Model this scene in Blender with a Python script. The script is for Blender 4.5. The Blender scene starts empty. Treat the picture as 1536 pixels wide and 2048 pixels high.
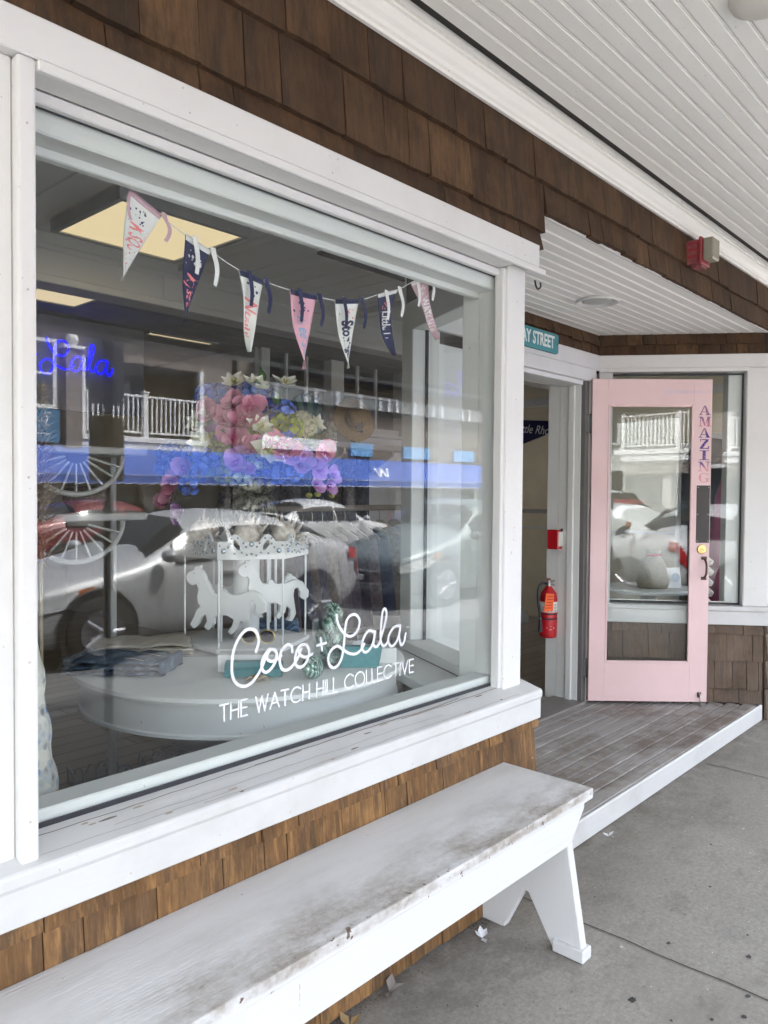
import bpy, bmesh, math, random
from mathutils import Vector, Matrix
random.seed(7)
R = math.radians
sc = bpy.context.scene
C = sc.collection

# ---------------------------------------------------------------- camera
H = 1.43
YAW = R(42.3235); PITCH = -math.atan(42/1545); ROLL = R(0.45)
fw0 = Vector((math.cos(YAW), math.sin(YAW), 0)); rt0 = Vector((math.sin(YAW), -math.cos(YAW), 0)); up0 = Vector((0, 0, 1))
fw = fw0*math.cos(PITCH) + up0*math.sin(PITCH); up1 = up0*math.cos(PITCH) - fw0*math.sin(PITCH)
rt = rt0*math.cos(ROLL) + up1*math.sin(ROLL); up = up1*math.cos(ROLL) - rt0*math.sin(ROLL)
cam_d = bpy.data.cameras.new('camera'); cam = bpy.data.objects.new('camera', cam_d); C.objects.link(cam)
M = Matrix((rt, up, -fw)).transposed().to_4x4(); M.translation = (0, 0, H); cam.matrix_world = M
cam_d.sensor_fit = 'VERTICAL'; cam_d.sensor_height = 36; cam_d.lens = 1545/2048*36
cam_d.clip_start = 0.02; cam_d.clip_end = 400
sc.camera = cam

# ---------------------------------------------------------------- sky, sun, exposure
SUN_EL, SUN_AZ = R(58), R(35)      # sun behind the shop: high, over +Y, a little towards +X
world = bpy.data.worlds.new('World'); sc.world = world; world.use_nodes = True
wn = world.node_tree.nodes; wl = world.node_tree.links
sky = wn.new('ShaderNodeTexSky'); sky.sky_type = 'NISHITA'; sky.sun_disc = False
sky.sun_elevation = SUN_EL; sky.sun_rotation = SUN_AZ; sky.dust_density = 4.0; sky.air_density = 1.0; sky.ozone_density = 1.0
bg = wn['Background']; bg.inputs['Strength'].default_value = 0.15
hz = wn.new('ShaderNodeHueSaturation'); hz.inputs['Saturation'].default_value = .45      # hazy summer sky
wl.new(sky.outputs['Color'], hz.inputs['Color']); wl.new(hz.outputs['Color'], bg.inputs['Color'])
sd = bpy.data.lights.new('sun', 'SUN'); sun = bpy.data.objects.new('sun', sd); C.objects.link(sun)
sd.energy = 2.0; sd.angle = R(6.0); sd.color = (1.0, 0.97, 0.92)
sdir = Vector((math.sin(SUN_AZ)*math.cos(SUN_EL), math.cos(SUN_AZ)*math.cos(SUN_EL), math.sin(SUN_EL)))
sun.rotation_euler = sdir.to_track_quat('Z', 'Y').to_euler(); sun.location = (0, 0, 30)
vs = sc.view_settings; vs.view_transform = 'Standard'; vs.look = 'None'; vs.gamma = 1; vs.exposure = 3.66
try: vs.use_curve_mapping = False
except Exception: pass
sc.cycles.use_denoising = True
sc.cycles.max_bounces = 9; sc.cycles.transparent_max_bounces = 24; sc.cycles.diffuse_bounces = 5; sc.cycles.glossy_bounces = 4
sc.cycles.caustics_reflective = False; sc.cycles.caustics_refractive = False
sc.cycles.sample_clamp_indirect = 8

# ---------------------------------------------------------------- helpers: materials
class NT:
    def __init__(s, name):
        s.m = bpy.data.materials.new(name); s.m.use_nodes = True
        s.n = s.m.node_tree.nodes; s.l = s.m.node_tree.links
        s.b = s.n['Principled BSDF']; s.o = s.n['Material Output']
    def new(s, t, **kw):
        n = s.n.new('ShaderNode'+t)
        for k, v in kw.items(): setattr(n, k, v)
        return n
    def link(s, a, b): s.l.new(a, b)
    def coord(s, scale=(1, 1, 1), loc=None, kind='pos'):
        if kind == 'pos': src = s.new('NewGeometry').outputs['Position']
        else: src = s.new('TexCoord').outputs['Object']
        mp = s.new('Mapping'); mp.inputs['Scale'].default_value = scale
        s.link(src, mp.inputs['Vector'])
        if loc is not None: s.link(loc, mp.inputs['Location'])
        return mp.outputs['Vector']
    def noise(s, vec, scale, detail=4, rough=.55, dist=0):
        n = s.new('TexNoise'); n.inputs['Scale'].default_value = scale; n.inputs['Detail'].default_value = detail
        n.inputs['Roughness'].default_value = rough; n.inputs['Distortion'].default_value = dist
        s.link(vec, n.inputs['Vector']); return n.outputs['Fac']
    def ramp(s, fac, stops):
        r = s.new('ValToRGB'); e = r.color_ramp.elements
        while len(e) < len(stops): e.new(0.5)
        for i, (p, c) in enumerate(stops):
            e[i].position = p; e[i].color = (c if len(c) == 4 else (*c, 1)) if hasattr(c, '__len__') else (c, c, c, 1)
        s.link(fac, r.inputs['Fac']); return r.outputs['Color']
    def mix(s, fac, a, b, mode='MIX'):
        n = s.new('MixRGB', blend_type=mode)
        for i, v in enumerate((fac, a, b)):
            if hasattr(v, 'is_output'): s.link(v, n.inputs[i])
            else: n.inputs[i].default_value = v if i == 0 else (*v, 1)
        return n.outputs['Color']
    def math(s, op, a, b=0.0, c=None):
        n = s.new('Math', operation=op)
        for i, v in enumerate((a, b) if c is None else (a, b, c)):
            if hasattr(v, 'is_output'): s.link(v, n.inputs[i])
            else: n.inputs[i].default_value = v
        return n.outputs[0]
    def sep(s, vec):
        n = s.new('SeparateXYZ'); s.link(vec, n.inputs[0]); return n.outputs
    def bump(s, h, strength=.3, dist=.01):
        b = s.new('Bump'); b.inputs['Strength'].default_value = strength; b.inputs['Distance'].default_value = dist
        s.link(h, b.inputs['Height']); s.link(b.outputs['Normal'], s.b.inputs['Normal'])
    def set(s, col=None, rough=None, metal=None, spec=None):
        for k, v in (('Base Color', col), ('Roughness', rough), ('Metallic', metal), ('Specular IOR Level', spec)):
            if v is None: continue
            if hasattr(v, 'is_output'): s.link(v, s.b.inputs[k])
            else: s.b.inputs[k].default_value = (*v, 1) if k == 'Base Color' else v
        return s.m

def pm(name, col, rough=.5, metal=0, var=.12, scale=6, bump=0, bscale=60, spec=.5, coat=0, emit=None, es=0):
    t = NT(name)
    v = t.coord()
    n = t.noise(v, scale, 5)
    lo = tuple(max(0, c*(1-var)) for c in col); hi = tuple(min(1, c*(1+var*.8)) for c in col)
    t.set(t.ramp(n, [(.3, lo), (.7, hi)]), rough, metal, spec)
    if bump: t.bump(t.noise(v, bscale, 3), bump, .004)
    if coat: t.b.inputs['Coat Weight'].default_value = coat
    if emit: t.b.inputs['Emission Color'].default_value = (*emit, 1); t.b.inputs['Emission Strength'].default_value = es
    return t.m

MATS = {}
def simple(name, col, rough=.5, **k):
    if name not in MATS: MATS[name] = pm(name, col, rough, **k)
    return MATS[name]

# white exterior paint: brushed, slightly dirty, small chips in the film
def white_paint(name, base=(.68, .675, .66), dirt=.3, grain=(1, 1, 1), bstr=.25):
    t = NT(name); v = t.coord(); g = t.coord(grain)
    d = t.noise(v, 3.5, 8, .62); d2 = t.noise(v, 40, 4)
    f = t.ramp(d, [(.50, 0), (.80, 1)])
    col = t.mix(t.math('MULTIPLY', f, dirt), base, tuple(c*k for c, k in zip(base, (.72, .69, .64))))
    sp = t.ramp(t.noise(v, 75, 2, .5), [(.735, 0), (.76, 1)])
    col = t.mix(t.math('MULTIPLY', sp, .55), col, (.33, .30, .27))
    t.set(col, t.ramp(d2, [(.3, .38), (.7, .55)]), 0, .45)
    h = t.math('ADD', t.math('MULTIPLY', t.noise(g, 26, 6, .6), 1.0), t.math('MULTIPLY', d2, .35))
    t.bump(h, bstr, .004)
    return t.m
M_white = white_paint('white_trim_paint')
M_whitex = white_paint('white_sill_paint', base=(.60, .60, .59), dirt=.6, grain=(.12, 1, 1), bstr=.5)
M_bead = white_paint('beadboard_paint', base=(.84, .825, .79), dirt=.04, grain=(.1, 1, 1), bstr=.05)
M_white_in = white_paint('interior_white_paint', base=(.72, .73, .71), dirt=.12, bstr=.1)

# bench: thick white paint over rough grain, grime worn in along the front edge, chips to bare wood
def bench_paint():
    t = NT('bench_paint'); v = t.coord(); x, y, z = t.sep(v)
    grain = t.noise(t.coord((.6, 9, 9)), 9, 7, .65, .6)
    wave = t.new('TexWave'); wave.inputs['Scale'].default_value = 9; wave.inputs['Distortion'].default_value = 9
    wave.inputs['Detail'].default_value = 3; wave.inputs['Detail Scale'].default_value = 1.2
    wave.bands_direction = 'Y'
    t.link(t.coord((.35, 3, 3)), wave.inputs['Vector'])
    band = t.ramp(y, [(0, 1), (1, 0)])
    mr = t.new('MapRange'); mr.inputs['From Min'].default_value = 1.42; mr.inputs['From Max'].default_value = 1.145
    t.link(y, mr.inputs['Value'])
    e = t.math('POWER', mr.outputs['Result'], 1.7)
    blot = t.ramp(t.noise(t.coord((1, 2.2, 2)), 3.2, 9, .68), [(.40, 0), (.72, 1)])
    fine = t.ramp(t.noise(v, 55, 6, .7), [(.34, .5), (.62, 1)])
    top = t.ramp(z, [(.470, 0), (.480, 1)])
    grime = t.math('MULTIPLY', t.math('MULTIPLY', t.math('MULTIPLY', e, blot), fine), top)
    col = t.mix(t.math('MINIMUM', t.math('MULTIPLY', grime, 1.9), .72), (.65, .65, .645), (.21, .165, .115))
    allg = t.math('MULTIPLY', t.ramp(t.noise(t.coord((1, 6, 6)), 2.4, 7, .7), [(.46, 0), (.8, .35)]), top)
    col = t.mix(allg, col, (.36, .33, .28))
    edge = t.ramp(y, [(0, 0), (1, 1)])
    mr2 = t.new('MapRange'); mr2.inputs['From Min'].default_value = 1.165; mr2.inputs['From Max'].default_value = 1.140
    t.link(y, mr2.inputs['Value'])
    mr3 = t.new('MapRange'); mr3.inputs['From Min'].default_value = .455; mr3.inputs['From Max'].default_value = .470
    t.link(z, mr3.inputs['Value'])
    ch = t.math('MULTIPLY', t.math('MULTIPLY', mr2.outputs['Result'], mr3.outputs['Result']),
                t.ramp(t.noise(v, 38, 4, .6), [(.645, 0), (.665, 1)]))
    col = t.mix(ch, col, (.13, .085, .06))
    # faint rust drip
    t.set(col, .5, 0, .4)
    h = t.math('ADD', t.math('MULTIPLY', grain, .8), t.math('MULTIPLY', wave.outputs['Fac'], .25))
    h = t.math('SUBTRACT', h, t.math('MULTIPLY', ch, .8))
    t.bump(h, .26, .004)
    return t.m
M_bench = bench_paint()

# cedar shingles: per-piece tone, vertical grain, weather streaks
def shingle_mat(name, cols, grey, bstr=.7, streak=.6):
    t = NT(name)
    oi = t.new('ObjectInfo').outputs['Random']
    off = t.new('CombineXYZ'); t.link(t.math('MULTIPLY', oi, 37), off.inputs[0]); t.link(t.math('MULTIPLY', oi, 91), off.inputs[2])
    vg = t.coord((1, 1, .045), off.outputs[0])
    g = t.noise(vg, 95, 6, .7); g2 = t.noise(t.coord((1, 1, .12), off.outputs[0]), 22, 5, .65)
    base = t.ramp(oi, [(0, cols[0]), (.35, cols[1]), (.7, cols[2]), (1, cols[3])])
    col = t.mix(t.ramp(g, [(.3, 0), (.75, 1)]), base, tuple(c*.45 for c in cols[1]))
    col = t.mix(t.math('MULTIPLY', t.ramp(g2, [(.47, 0), (.72, 1)]), streak), col, grey)
    pos = t.noise(t.coord(), 4.2, 6, .65)
    col = t.mix(t.math('MULTIPLY', t.ramp(pos, [(.48, 0), (.66, 1)]), .6), col, tuple(c*.32 for c in cols[0]))
    p2 = t.noise(t.coord((1, 1, .22), off.outputs[0]), 16, 6, .72)       # blackened and silvered patches, different on each shingle
    col = t.mix(t.math('MULTIPLY', t.ramp(p2, [(.50, 0), (.66, 1)]), .65), col, tuple(c*.75 for c in grey))
    p3 = t.noise(t.coord((1, 1, .06), off.outputs[0]), 60, 5, .7)
    col = t.mix(t.math('MULTIPLY', t.ramp(p3, [(.52, 0), (.72, 1)]), .4), col, tuple(min(1, c*1.5) for c in cols[2]))
    t.set(col, .82, 0, .25)
    t.bump(t.math('ADD', g, t.math('MULTIPLY', g2, .5)), bstr, .004)
    return t.m
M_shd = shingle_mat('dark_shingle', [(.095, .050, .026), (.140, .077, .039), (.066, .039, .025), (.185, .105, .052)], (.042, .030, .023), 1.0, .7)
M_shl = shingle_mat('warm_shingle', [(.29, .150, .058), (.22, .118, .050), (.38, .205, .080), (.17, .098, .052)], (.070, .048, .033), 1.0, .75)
M_shg = shingle_mat('weathered_shingle', [(.17, .115, .08), (.20, .14, .098), (.145, .102, .076), (.215, .155, .115)], (.13, .108, .092), .7, .6)

def deck_mat():
    t = NT('deck_wood')
    oi = t.new('ObjectInfo').outputs['Random']
    off = t.new('CombineXYZ'); t.link(t.math('MULTIPLY', oi, 53), off.inputs[0])
    g = t.noise(t.coord((.05, 1, 1), off.outputs[0]), 80, 6, .7)
    w = t.noise(t.coord((.7, 1, 1)), 2.6, 8, .66)
    w2 = t.noise(t.coord(), 14, 6, .7)
    worn = t.ramp(t.math('ADD', t.math('MULTIPLY', w, .75), t.math('MULTIPLY', w2, .25)), [(.44, 0), (.58, 1)])
    col = t.mix(worn, (.38, .36, .335), (.19, .155, .13))
    col = t.mix(t.math('MULTIPLY', t.ramp(g, [(.4, 0), (.75, 1)]), .55), col, (.12, .10, .09))
    t.set(col, .72, 0, .35); t.bump(g, .35, .003)
    return t.m
M_deck = deck_mat()

def concrete_mat():
    t = NT('concrete'); v = t.coord()
    a = t.noise(v, 1.1, 8, .62); b = t.noise(v, 62, 8, .85); c = t.noise(v, 110, 6, .8); s = t.noise(v, 5.5, 6, .7)
    col = t.ramp(a, [(.3, (.28, .26, .226)), (.7, (.41, .385, .34))])
    col = t.mix(t.ramp(b, [(.30, .75), (.60, 0)]), col, (.13, .12, .105))
    col = t.mix(t.ramp(c, [(.52, 0), (.74, .75)]), col, (.46, .44, .40))
    sp = t.new('TexVoronoi'); sp.inputs['Scale'].default_value = 17; t.link(v, sp.inputs['Vector'])
    col = t.mix(t.ramp(sp.outputs['Distance'], [(.05, .7), (.075, 0)]), col, (.14, .13, .12))
    col = t.mix(t.ramp(s, [(.55, 0), (.72, .4)]), col, (.17, .16, .15))
    mp = t.coord((.55, 1, 1)); d = t.noise(mp, 1.9, 7, .7)
    col = t.mix(t.ramp(d, [(.50, 0), (.66, .6)]), col, (.25, .225, .195))
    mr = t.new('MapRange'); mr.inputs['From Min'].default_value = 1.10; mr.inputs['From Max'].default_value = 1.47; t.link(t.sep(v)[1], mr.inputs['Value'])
    edge = t.math('MULTIPLY', t.math('POWER', mr.outputs['Result'], 1.6), t.ramp(t.noise(v, 7, 7, .7), [(.32, .2), (.62, 1)]))       # dirt swept against the wall, with under-bench shade painted into it
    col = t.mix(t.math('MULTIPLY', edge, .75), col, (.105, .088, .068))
    st = t.ramp(t.noise(t.coord((1, 1.6, 1)), 2.7, 9, .75), [(.52, 0), (.60, .45), (.66, .25)])
    col = t.mix(st, col, (.17, .155, .135))
    t.set(col, .85, 0, .3); t.bump(t.math('ADD', b, c), .3, .002)
    return t.m
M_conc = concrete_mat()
M_asph = pm('asphalt', (.15, .15, .15), .85, var=.25, scale=60, bump=.3, bscale=300)
M_kerb = pm('kerb_stone', (.33, .32, .30), .8, var=.25, scale=9, bump=.3)

def glass_mat(name, tint=(.975, .99, .985), f0=.029, k=1.0, rough=0.0):
    t = NT(name)
    t.n.remove(t.b)
    lw = t.new('LayerWeight'); lw.inputs['Blend'].default_value = .5
    f = t.math('POWER', lw.outputs['Facing'], 4.2)
    f = t.math('MINIMUM', t.math('MULTIPLY', t.math('ADD', t.math('MULTIPLY', f, .72), f0), k), 1.0)
    tr = t.new('BsdfTransparent'); tr.inputs['Color'].default_value = (*tint, 1)
    gl = t.new('BsdfGlossy'); gl.inputs['Roughness'].default_value = rough; gl.inputs['Color'].default_value = (.97, .98, 1, 1)
    mx = t.new('MixShader'); t.link(f, mx.inputs[0]); t.link(tr.outputs[0], mx.inputs[1]); t.link(gl.outputs[0], mx.inputs[2])
    t.link(mx.outputs[0], t.o.inputs['Surface'])
    return t.m
M_glass = glass_mat('window_glass')
M_vglass = glass_mat('vase_glass', tint=(.93, .97, .96), f0=.08)

def emit_mat(name, col, s):
    t = NT(name); t.b.inputs['Base Color'].default_value = (*col, 1)
    t.b.inputs['Emission Color'].default_value = (*col, 1); t.b.inputs['Emission Strength'].default_value = s
    return t.m

def pink_paint():
    t = NT('pink_door_paint'); v = t.coord(); a = t.noise(v, 3, 6); s = t.noise(t.coord((1, 1, .25)), 60, 5, .7); k = t.noise(v, 9, 7, .72)
    col = t.ramp(a, [(.3, (.72, .52, .515)), (.7, (.78, .57, .565))])
    col = t.mix(t.ramp(k, [(.60, 0), (.72, .35)]), col, (.62, .50, .49))            # handling marks
    col = t.mix(t.ramp(t.noise(v, 130, 3, .6), [(.70, 0), (.73, .6)]), col, (.45, .33, .32))
    t.set(col, t.ramp(k, [(.3, .38), (.7, .6)])); t.bump(s, .22, .003); return t.m
M_pink = pink_paint()
M_black = simple('black_gasket', (.018, .019, .024), .45)
M_plate = simple('dark_plate', (.035, .03, .026), .5)
M_brass = simple('brass', (.62, .47, .20), .28, metal=1)
M_bronze = simple('old_bronze', (.10, .062, .048), .5, metal=.4)
M_steel = simple('steel', (.45, .45, .44), .35, metal=1)
M_hinge = simple('hinge_metal', (.12, .12, .12), .5, metal=.6)

# ---------------------------------------------------------------- helpers: geometry
def link(o, parent=None, world=True):
    C.objects.link(o)
    if parent is not None:
        o.parent = parent
        if world: o.matrix_parent_inverse = WM[parent.name].inverted()
    WM[o.name] = (WM[parent.name] if (parent is not None and not world) else Matrix()) @ o.matrix_basis
    return o
WM = {}
def tag(o, label=None, cat=None, group=None, kind=None):
    for k, v in (('label', label), ('category', cat), ('group', group), ('kind', kind)):
        if v: o[k] = v
    return o
def thing(name, loc=(0, 0, 0), rz=0, label=None, cat=None, group=None):
    o = bpy.data.objects.new(name, None); o.empty_display_size = .05
    o.matrix_basis = Matrix.Translation(loc) @ Matrix.Rotation(rz, 4, 'Z')
    C.objects.link(o); WM[o.name] = o.matrix_basis.copy()
    return tag(o, label, cat, group)

class MB:
    def __init__(s): s.v = []; s.f = []
    def add(s, vs, fs):
        n = len(s.v); s.v += [tuple(p) for p in vs]; s.f += [tuple(i+n for i in f) for f in fs]; return s
    def box(s, x0, x1, y0, y1, z0, z1):
        return s.add([(x0, y0, z0), (x1, y0, z0), (x1, y1, z0), (x0, y1, z0), (x0, y0, z1), (x1, y0, z1), (x1, y1, z1), (x0, y1, z1)],
                     [(0, 3, 2, 1), (4, 5, 6, 7), (0, 1, 5, 4), (1, 2, 6, 5), (2, 3, 7, 6), (3, 0, 4, 7)])
    def prism(s, poly, fn, a, b):
        """poly: 2D points; fn(p, q, t) -> 3D; extruded for t from a to b"""
        n = len(poly); vs = [fn(p[0], p[1], a) for p in poly] + [fn(p[0], p[1], b) for p in poly]
        return s.add(vs, [tuple(range(n-1, -1, -1)), tuple(range(n, 2*n))] + [(i, (i+1) % n, n+(i+1) % n, n+i) for i in range(n)])
    def tube(s, path, r, n=8, cap=True):
        path = [Vector(p) for p in path]; rings = []
        t0 = (path[1]-path[0]).normalized(); u = t0.orthogonal().normalized()
        for i, p in enumerate(path):
            t = (path[min(i+1, len(path)-1)]-path[max(i-1, 0)])
            t = t.normalized() if t.length > 1e-9 else t0
            u = (u - t*u.dot(t)); u = u.normalized() if u.length > 1e-6 else t.orthogonal().normalized()
            w = t.cross(u); rr = r[i] if hasattr(r, '__len__') else r
            rings.append([p + (u*math.cos(2*math.pi*k/n) + w*math.sin(2*math.pi*k/n))*rr for k in range(n)])
        b = len(s.v); vs = [q for ring in rings for q in ring]; fs = []
        for i in range(len(rings)-1):
            for k in range(n):
                fs.append((i*n+k, i*n+(k+1) % n, (i+1)*n+(k+1) % n, (i+1)*n+k))
        if cap: fs += [tuple(range(n-1, -1, -1)), tuple((len(rings)-1)*n+k for k in range(n))]
        return s.add(vs, fs)
    def lathe(s, prof, n=24, c=(0, 0, 0), sx=1, sy=1):
        vs = []; fs = []
        for r, z in prof:
            for k in range(n):
                a = 2*math.pi*k/n; vs.append((c[0]+r*math.cos(a)*sx, c[1]+r*math.sin(a)*sy, c[2]+z))
        for i in range(len(prof)-1):
            for k in range(n):
                fs.append((i*n+k, i*n+(k+1) % n, (i+1)*n+(k+1) % n, (i+1)*n+k))
        if prof[0][0] > 1e-6: fs.append(tuple(range(n-1, -1, -1)))
        if prof[-1][0] > 1e-6: fs.append(tuple((len(prof)-1)*n+k for k in range(n)))
        return s.add(vs, fs)
    def sphere(s, c, r, n=10, m=7):
        rx, ry, rz = r if hasattr(r, '__len__') else (r, r, r)
        vs = []; fs = []
        for i in range(m+1):
            th = math.pi*i/m
            for k in range(n):
                a = 2*math.pi*k/n; vs.append((c[0]+rx*math.sin(th)*math.cos(a), c[1]+ry*math.sin(th)*math.sin(a), c[2]-rz*math.cos(th)))
        for i in range(m):
            for k in range(n): fs.append((i*n+k, i*n+(k+1) % n, (i+1)*n+(k+1) % n, (i+1)*n+k))
        return s.add(vs, fs)
    def xf(s, mat): s.v = [tuple(mat @ Vector(p)) for p in s.v]; return s
    def mesh(s, name, bevel=0, smooth=False, seg=1):
        me = bpy.data.meshes.new(name); bm = bmesh.new()
        vs = [bm.verts.new(p) for p in s.v]
        for f in s.f:
            try: bm.faces.new([vs[i] for i in f])
            except ValueError: pass
        bmesh.ops.remove_doubles(bm, verts=bm.verts, dist=1e-5)
        bmesh.ops.recalc_face_normals(bm, faces=bm.faces)
        if bevel:
            es = [e for e in bm.edges if len(e.link_faces) == 2 and e.calc_face_angle(0) > .5]
            bmesh.ops.bevel(bm, geom=es, offset=bevel, segments=seg, affect='EDGES', clamp_overlap=True, profile=.6)
        if smooth:
            for f in bm.faces: f.smooth = True
        bm.to_mesh(me); bm.free()
        if smooth and smooth != True:
            try: me.set_sharp_from_angle(angle=smooth)
            except Exception: pass
        return me
    def build(s, name, mat, parent=None, bevel=0, smooth=False, seg=1, world=True, mw=None):
        me = s.mesh(name, bevel, smooth, seg)
        if mat: me.materials.append(mat)
        o = bpy.data.objects.new(name, me)
        if mw is not None: o.matrix_basis = mw
        return link(o, parent, world)
def obj(name, me, mat, parent=None, world=False, mw=None):
    o = bpy.data.objects.new(name, me)
    if mat and not me.materials: me.materials.append(mat)
    if mw is not None: o.matrix_basis = mw
    return link(o, parent, world)
def box(name, mat, parent, x0, x1, y0, y1, z0, z1, bevel=0, world=True, seg=1):
    return MB().box(x0, x1, y0, y1, z0, z1).build(name, mat, parent, bevel, world=world, seg=seg)
def smooth_path(pts, n=6):
    P = [Vector(p) for p in pts]; out = []
    for i in range(len(P)-1):
        a = P[max(i-1, 0)]; b = P[i]; c = P[i+1]; d = P[min(i+2, len(P)-1)]
        for k in range(n):
            t = k/n
            out.append(.5*((2*b)+(c-a)*t+(2*a-5*b+4*c-d)*t*t+(3*b-a-3*c+d)*t*t*t))
    out.append(P[-1]); return out
def text_mesh(s, size, depth=0, shear=0, align='CENTER', bold=0):
    cu = bpy.data.curves.new('lettering', 'FONT'); cu.body = s; cu.size = size; cu.extrude = depth; cu.shear = shear
    cu.align_x = align; cu.align_y = 'CENTER'; cu.offset = bold; cu.resolution_u = 3
    o = bpy.data.objects.new('lettering_tmp', cu); C.objects.link(o)
    me = bpy.data.meshes.new_from_object(o); bpy.data.objects.remove(o); bpy.data.curves.remove(cu)
    return me
def ribbon(mb, path, w, fn):
    """flat stroke of width w with round ends along a 2D path, fn(a, b, t) -> 3D; t runs along the stroke"""
    P = [Vector((p[0], p[1])) for p in path]; n = len(P); vs = []
    T = []
    for i, p in enumerate(P):
        t = P[min(i+1, n-1)]-P[max(i-1, 0)]
        t = t.normalized() if t.length > 1e-9 else Vector((1, 0)); T.append(t); nn = Vector((-t.y, t.x))*w/2
        q = p+nn; r = p-nn
        vs += [fn(q.x, q.y, i/(n-1)), fn(r.x, r.y, i/(n-1))]
    mb.add(vs, [(2*i, 2*i+1, 2*i+3, 2*i+2) for i in range(n-1)])
    for p, t, sgn, tt in ((P[0], T[0], -1, 0), (P[-1], T[-1], 1, 1)):
        nn = Vector((-t.y, t.x)); pts = []
        for k in range(7):
            a = math.pi*k/6; q = p+nn*math.cos(a)*w/2+t*sgn*math.sin(a)*w/2
            pts.append(fn(q.x, q.y, tt))
        mb.add(pts, [tuple(range(7))])

# ================================================================ ground
def struct(o): return tag(o, kind='structure')
KY = -1.60; RZ = -0.22                      # kerb line, road level
JX = 2.32
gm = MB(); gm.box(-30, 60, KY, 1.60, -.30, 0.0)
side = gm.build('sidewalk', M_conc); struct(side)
M_joint = simple('joint_dirt', (.075, .065, .055), .95)
for i, x in enumerate((-1.35, .49, JX, 4.15, 5.98, 7.81, 9.65)):      # tooled slab joints
    pth = [(x+.004*math.sin(k*1.9+i), KY+.02+k*(1.46-KY-.02)/30) for k in range(31)]
    m = MB(); ribbon(m, pth, .006, lambda a, b, t: (a, b, .0030))
    m.build('slab_joint', M_joint, side)
m = MB(); ribbon(m, [(-6+k*.5, .02+.003*math.sin(k*2.1)) for k in range(40)], .006, lambda a, b, t: (a, b, .0036)); m.build('slab_joint', M_joint, side)
kb = MB().box(-30, 60, KY-.15, KY-.003, -.32, .004).build('kerb', M_kerb, None, .012); struct(kb)
rd = MB().box(-60, 90, -12.0, KY-.15, RZ-.2, RZ).build('road', M_asph); struct(rd)
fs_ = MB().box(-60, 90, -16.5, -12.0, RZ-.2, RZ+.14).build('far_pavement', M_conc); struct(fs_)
eg = MB().box(-200, 200, -200, 200, -.62, -.5).build('ground', simple('earth', (.16, .15, .12), .9)); struct(eg)
M_line = simple('road_paint_yellow', (.62, .42, .10), .7)
for dy in (0, .16):
    o = MB().box(-40, 60, -6.55-dy, -6.45-dy, RZ+.0005, RZ+.005).build('centre_line', M_line, rd)

# ================================================================ shop building
BUILD = thing('shop_building', (2.5, 1.6, 0), 0, 'shingled shop front with white trimmed display window and recessed entry', 'building')
GY = 1.545          # plane of the display glass
WY = 1.490          # plane behind the shingles
# --- splayed recess geometry (plan)
P0 = Vector((2.452, 1.492)); P1 = Vector((2.865, 2.352)); P2 = Vector((4.60, 2.352)); P3 = Vector((5.198, 1.492))
DZ = .105           # deck level
SZ = 2.436          # entry soffit level

def part(name, label=None):
    o = bpy.data.objects.new(name, None); o.empty_display_size = .05
    o.parent = BUILD; o.matrix_parent_inverse = WM[BUILD.name].inverted(); C.objects.link(o); WM[o.name] = Matrix()
    return o

def shingles(parent, mat, o, d, n, s0, s1, zb, zt, seed, wmin=.09, wmax=.25, t0=.021, t1=.005):
    rnd = random.Random(seed); s = s0 - rnd.random()*.08
    while s < s1:
        w = rnd.uniform(wmin, wmax); a = max(s, s0); b = min(s+w, s1)
        if b-a > .012:
            g = .0014; j = rnd.uniform(-.004, .004); k = rnd.uniform(-.003, .004); tt = t0+rnd.uniform(-.003, .004)
            tw = rnd.uniform(-.0015, .0015)
            def pt(ss, z, off): q = o+d*ss+n*off; return (q.x, q.y, z)
            a += g; b -= g
            m_ = max(2, int((b-a)/.028)); vs = []       # ragged butt: the lower edge is cut in short uneven steps
            for q in range(m_+1):
                f = q/m_; ss = a+(b-a)*f; zz = zb+j+k*f+rnd.uniform(-.0016, .0016); to = tt+tw*(1-2*f)+rnd.uniform(-.0008, .0008)
                vs += [pt(ss, zz, .0), pt(ss, zz, to), pt(ss, zt, t1), pt(ss, zt, 0)]
            fs = [(0, 1, 2, 3), (4*m_+3, 4*m_+2, 4*m_+1, 4*m_)]
            for q in range(m_):
                for e in range(4): fs.append((4*q+e, 4*q+4+e, 4*q+4+(e+1) % 4, 4*q+(e+1) % 4))
            MB().add(vs, fs).build('shingle', mat, parent)
        s += w
X2 = Vector((1, 0)); NY = Vector((0, -1))

# upper band over the window and over the entry
upw = box('upper_wall', simple('dark_sheathing', (.03, .02, .014), .9), BUILD, -3.0, 14.0, WY+.001, WY+.12, SZ+.02, 3.1)
box('window_head_wall', simple('dark_sheathing', (.03, .02, .014), .9), BUILD, -3.0, 2.44, WY+.001, GY+.20, 2.2985, SZ+.018)
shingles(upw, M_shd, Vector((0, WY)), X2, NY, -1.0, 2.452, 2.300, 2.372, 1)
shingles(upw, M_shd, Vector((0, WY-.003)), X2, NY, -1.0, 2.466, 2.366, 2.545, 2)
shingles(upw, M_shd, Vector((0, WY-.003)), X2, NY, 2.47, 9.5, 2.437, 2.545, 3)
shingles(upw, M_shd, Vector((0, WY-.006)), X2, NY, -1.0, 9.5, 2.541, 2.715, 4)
# lower wall under the window
low = box('lower_wall', simple('dark_sheathing', (.03, .02, .014), .9), BUILD, -3.0, 2.435, WY+.001, WY+.10, -.05, .72)
for k, (zb, zt) in enumerate(((.575, .70), (.40, .58), (.225, .405), (.006, .23))):
    shingles(low, M_shl, Vector((0, WY-.002*(3-k))), X2, NY, -1.3, 2.452, zb, zt, 20+k, .07, .21)
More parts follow.
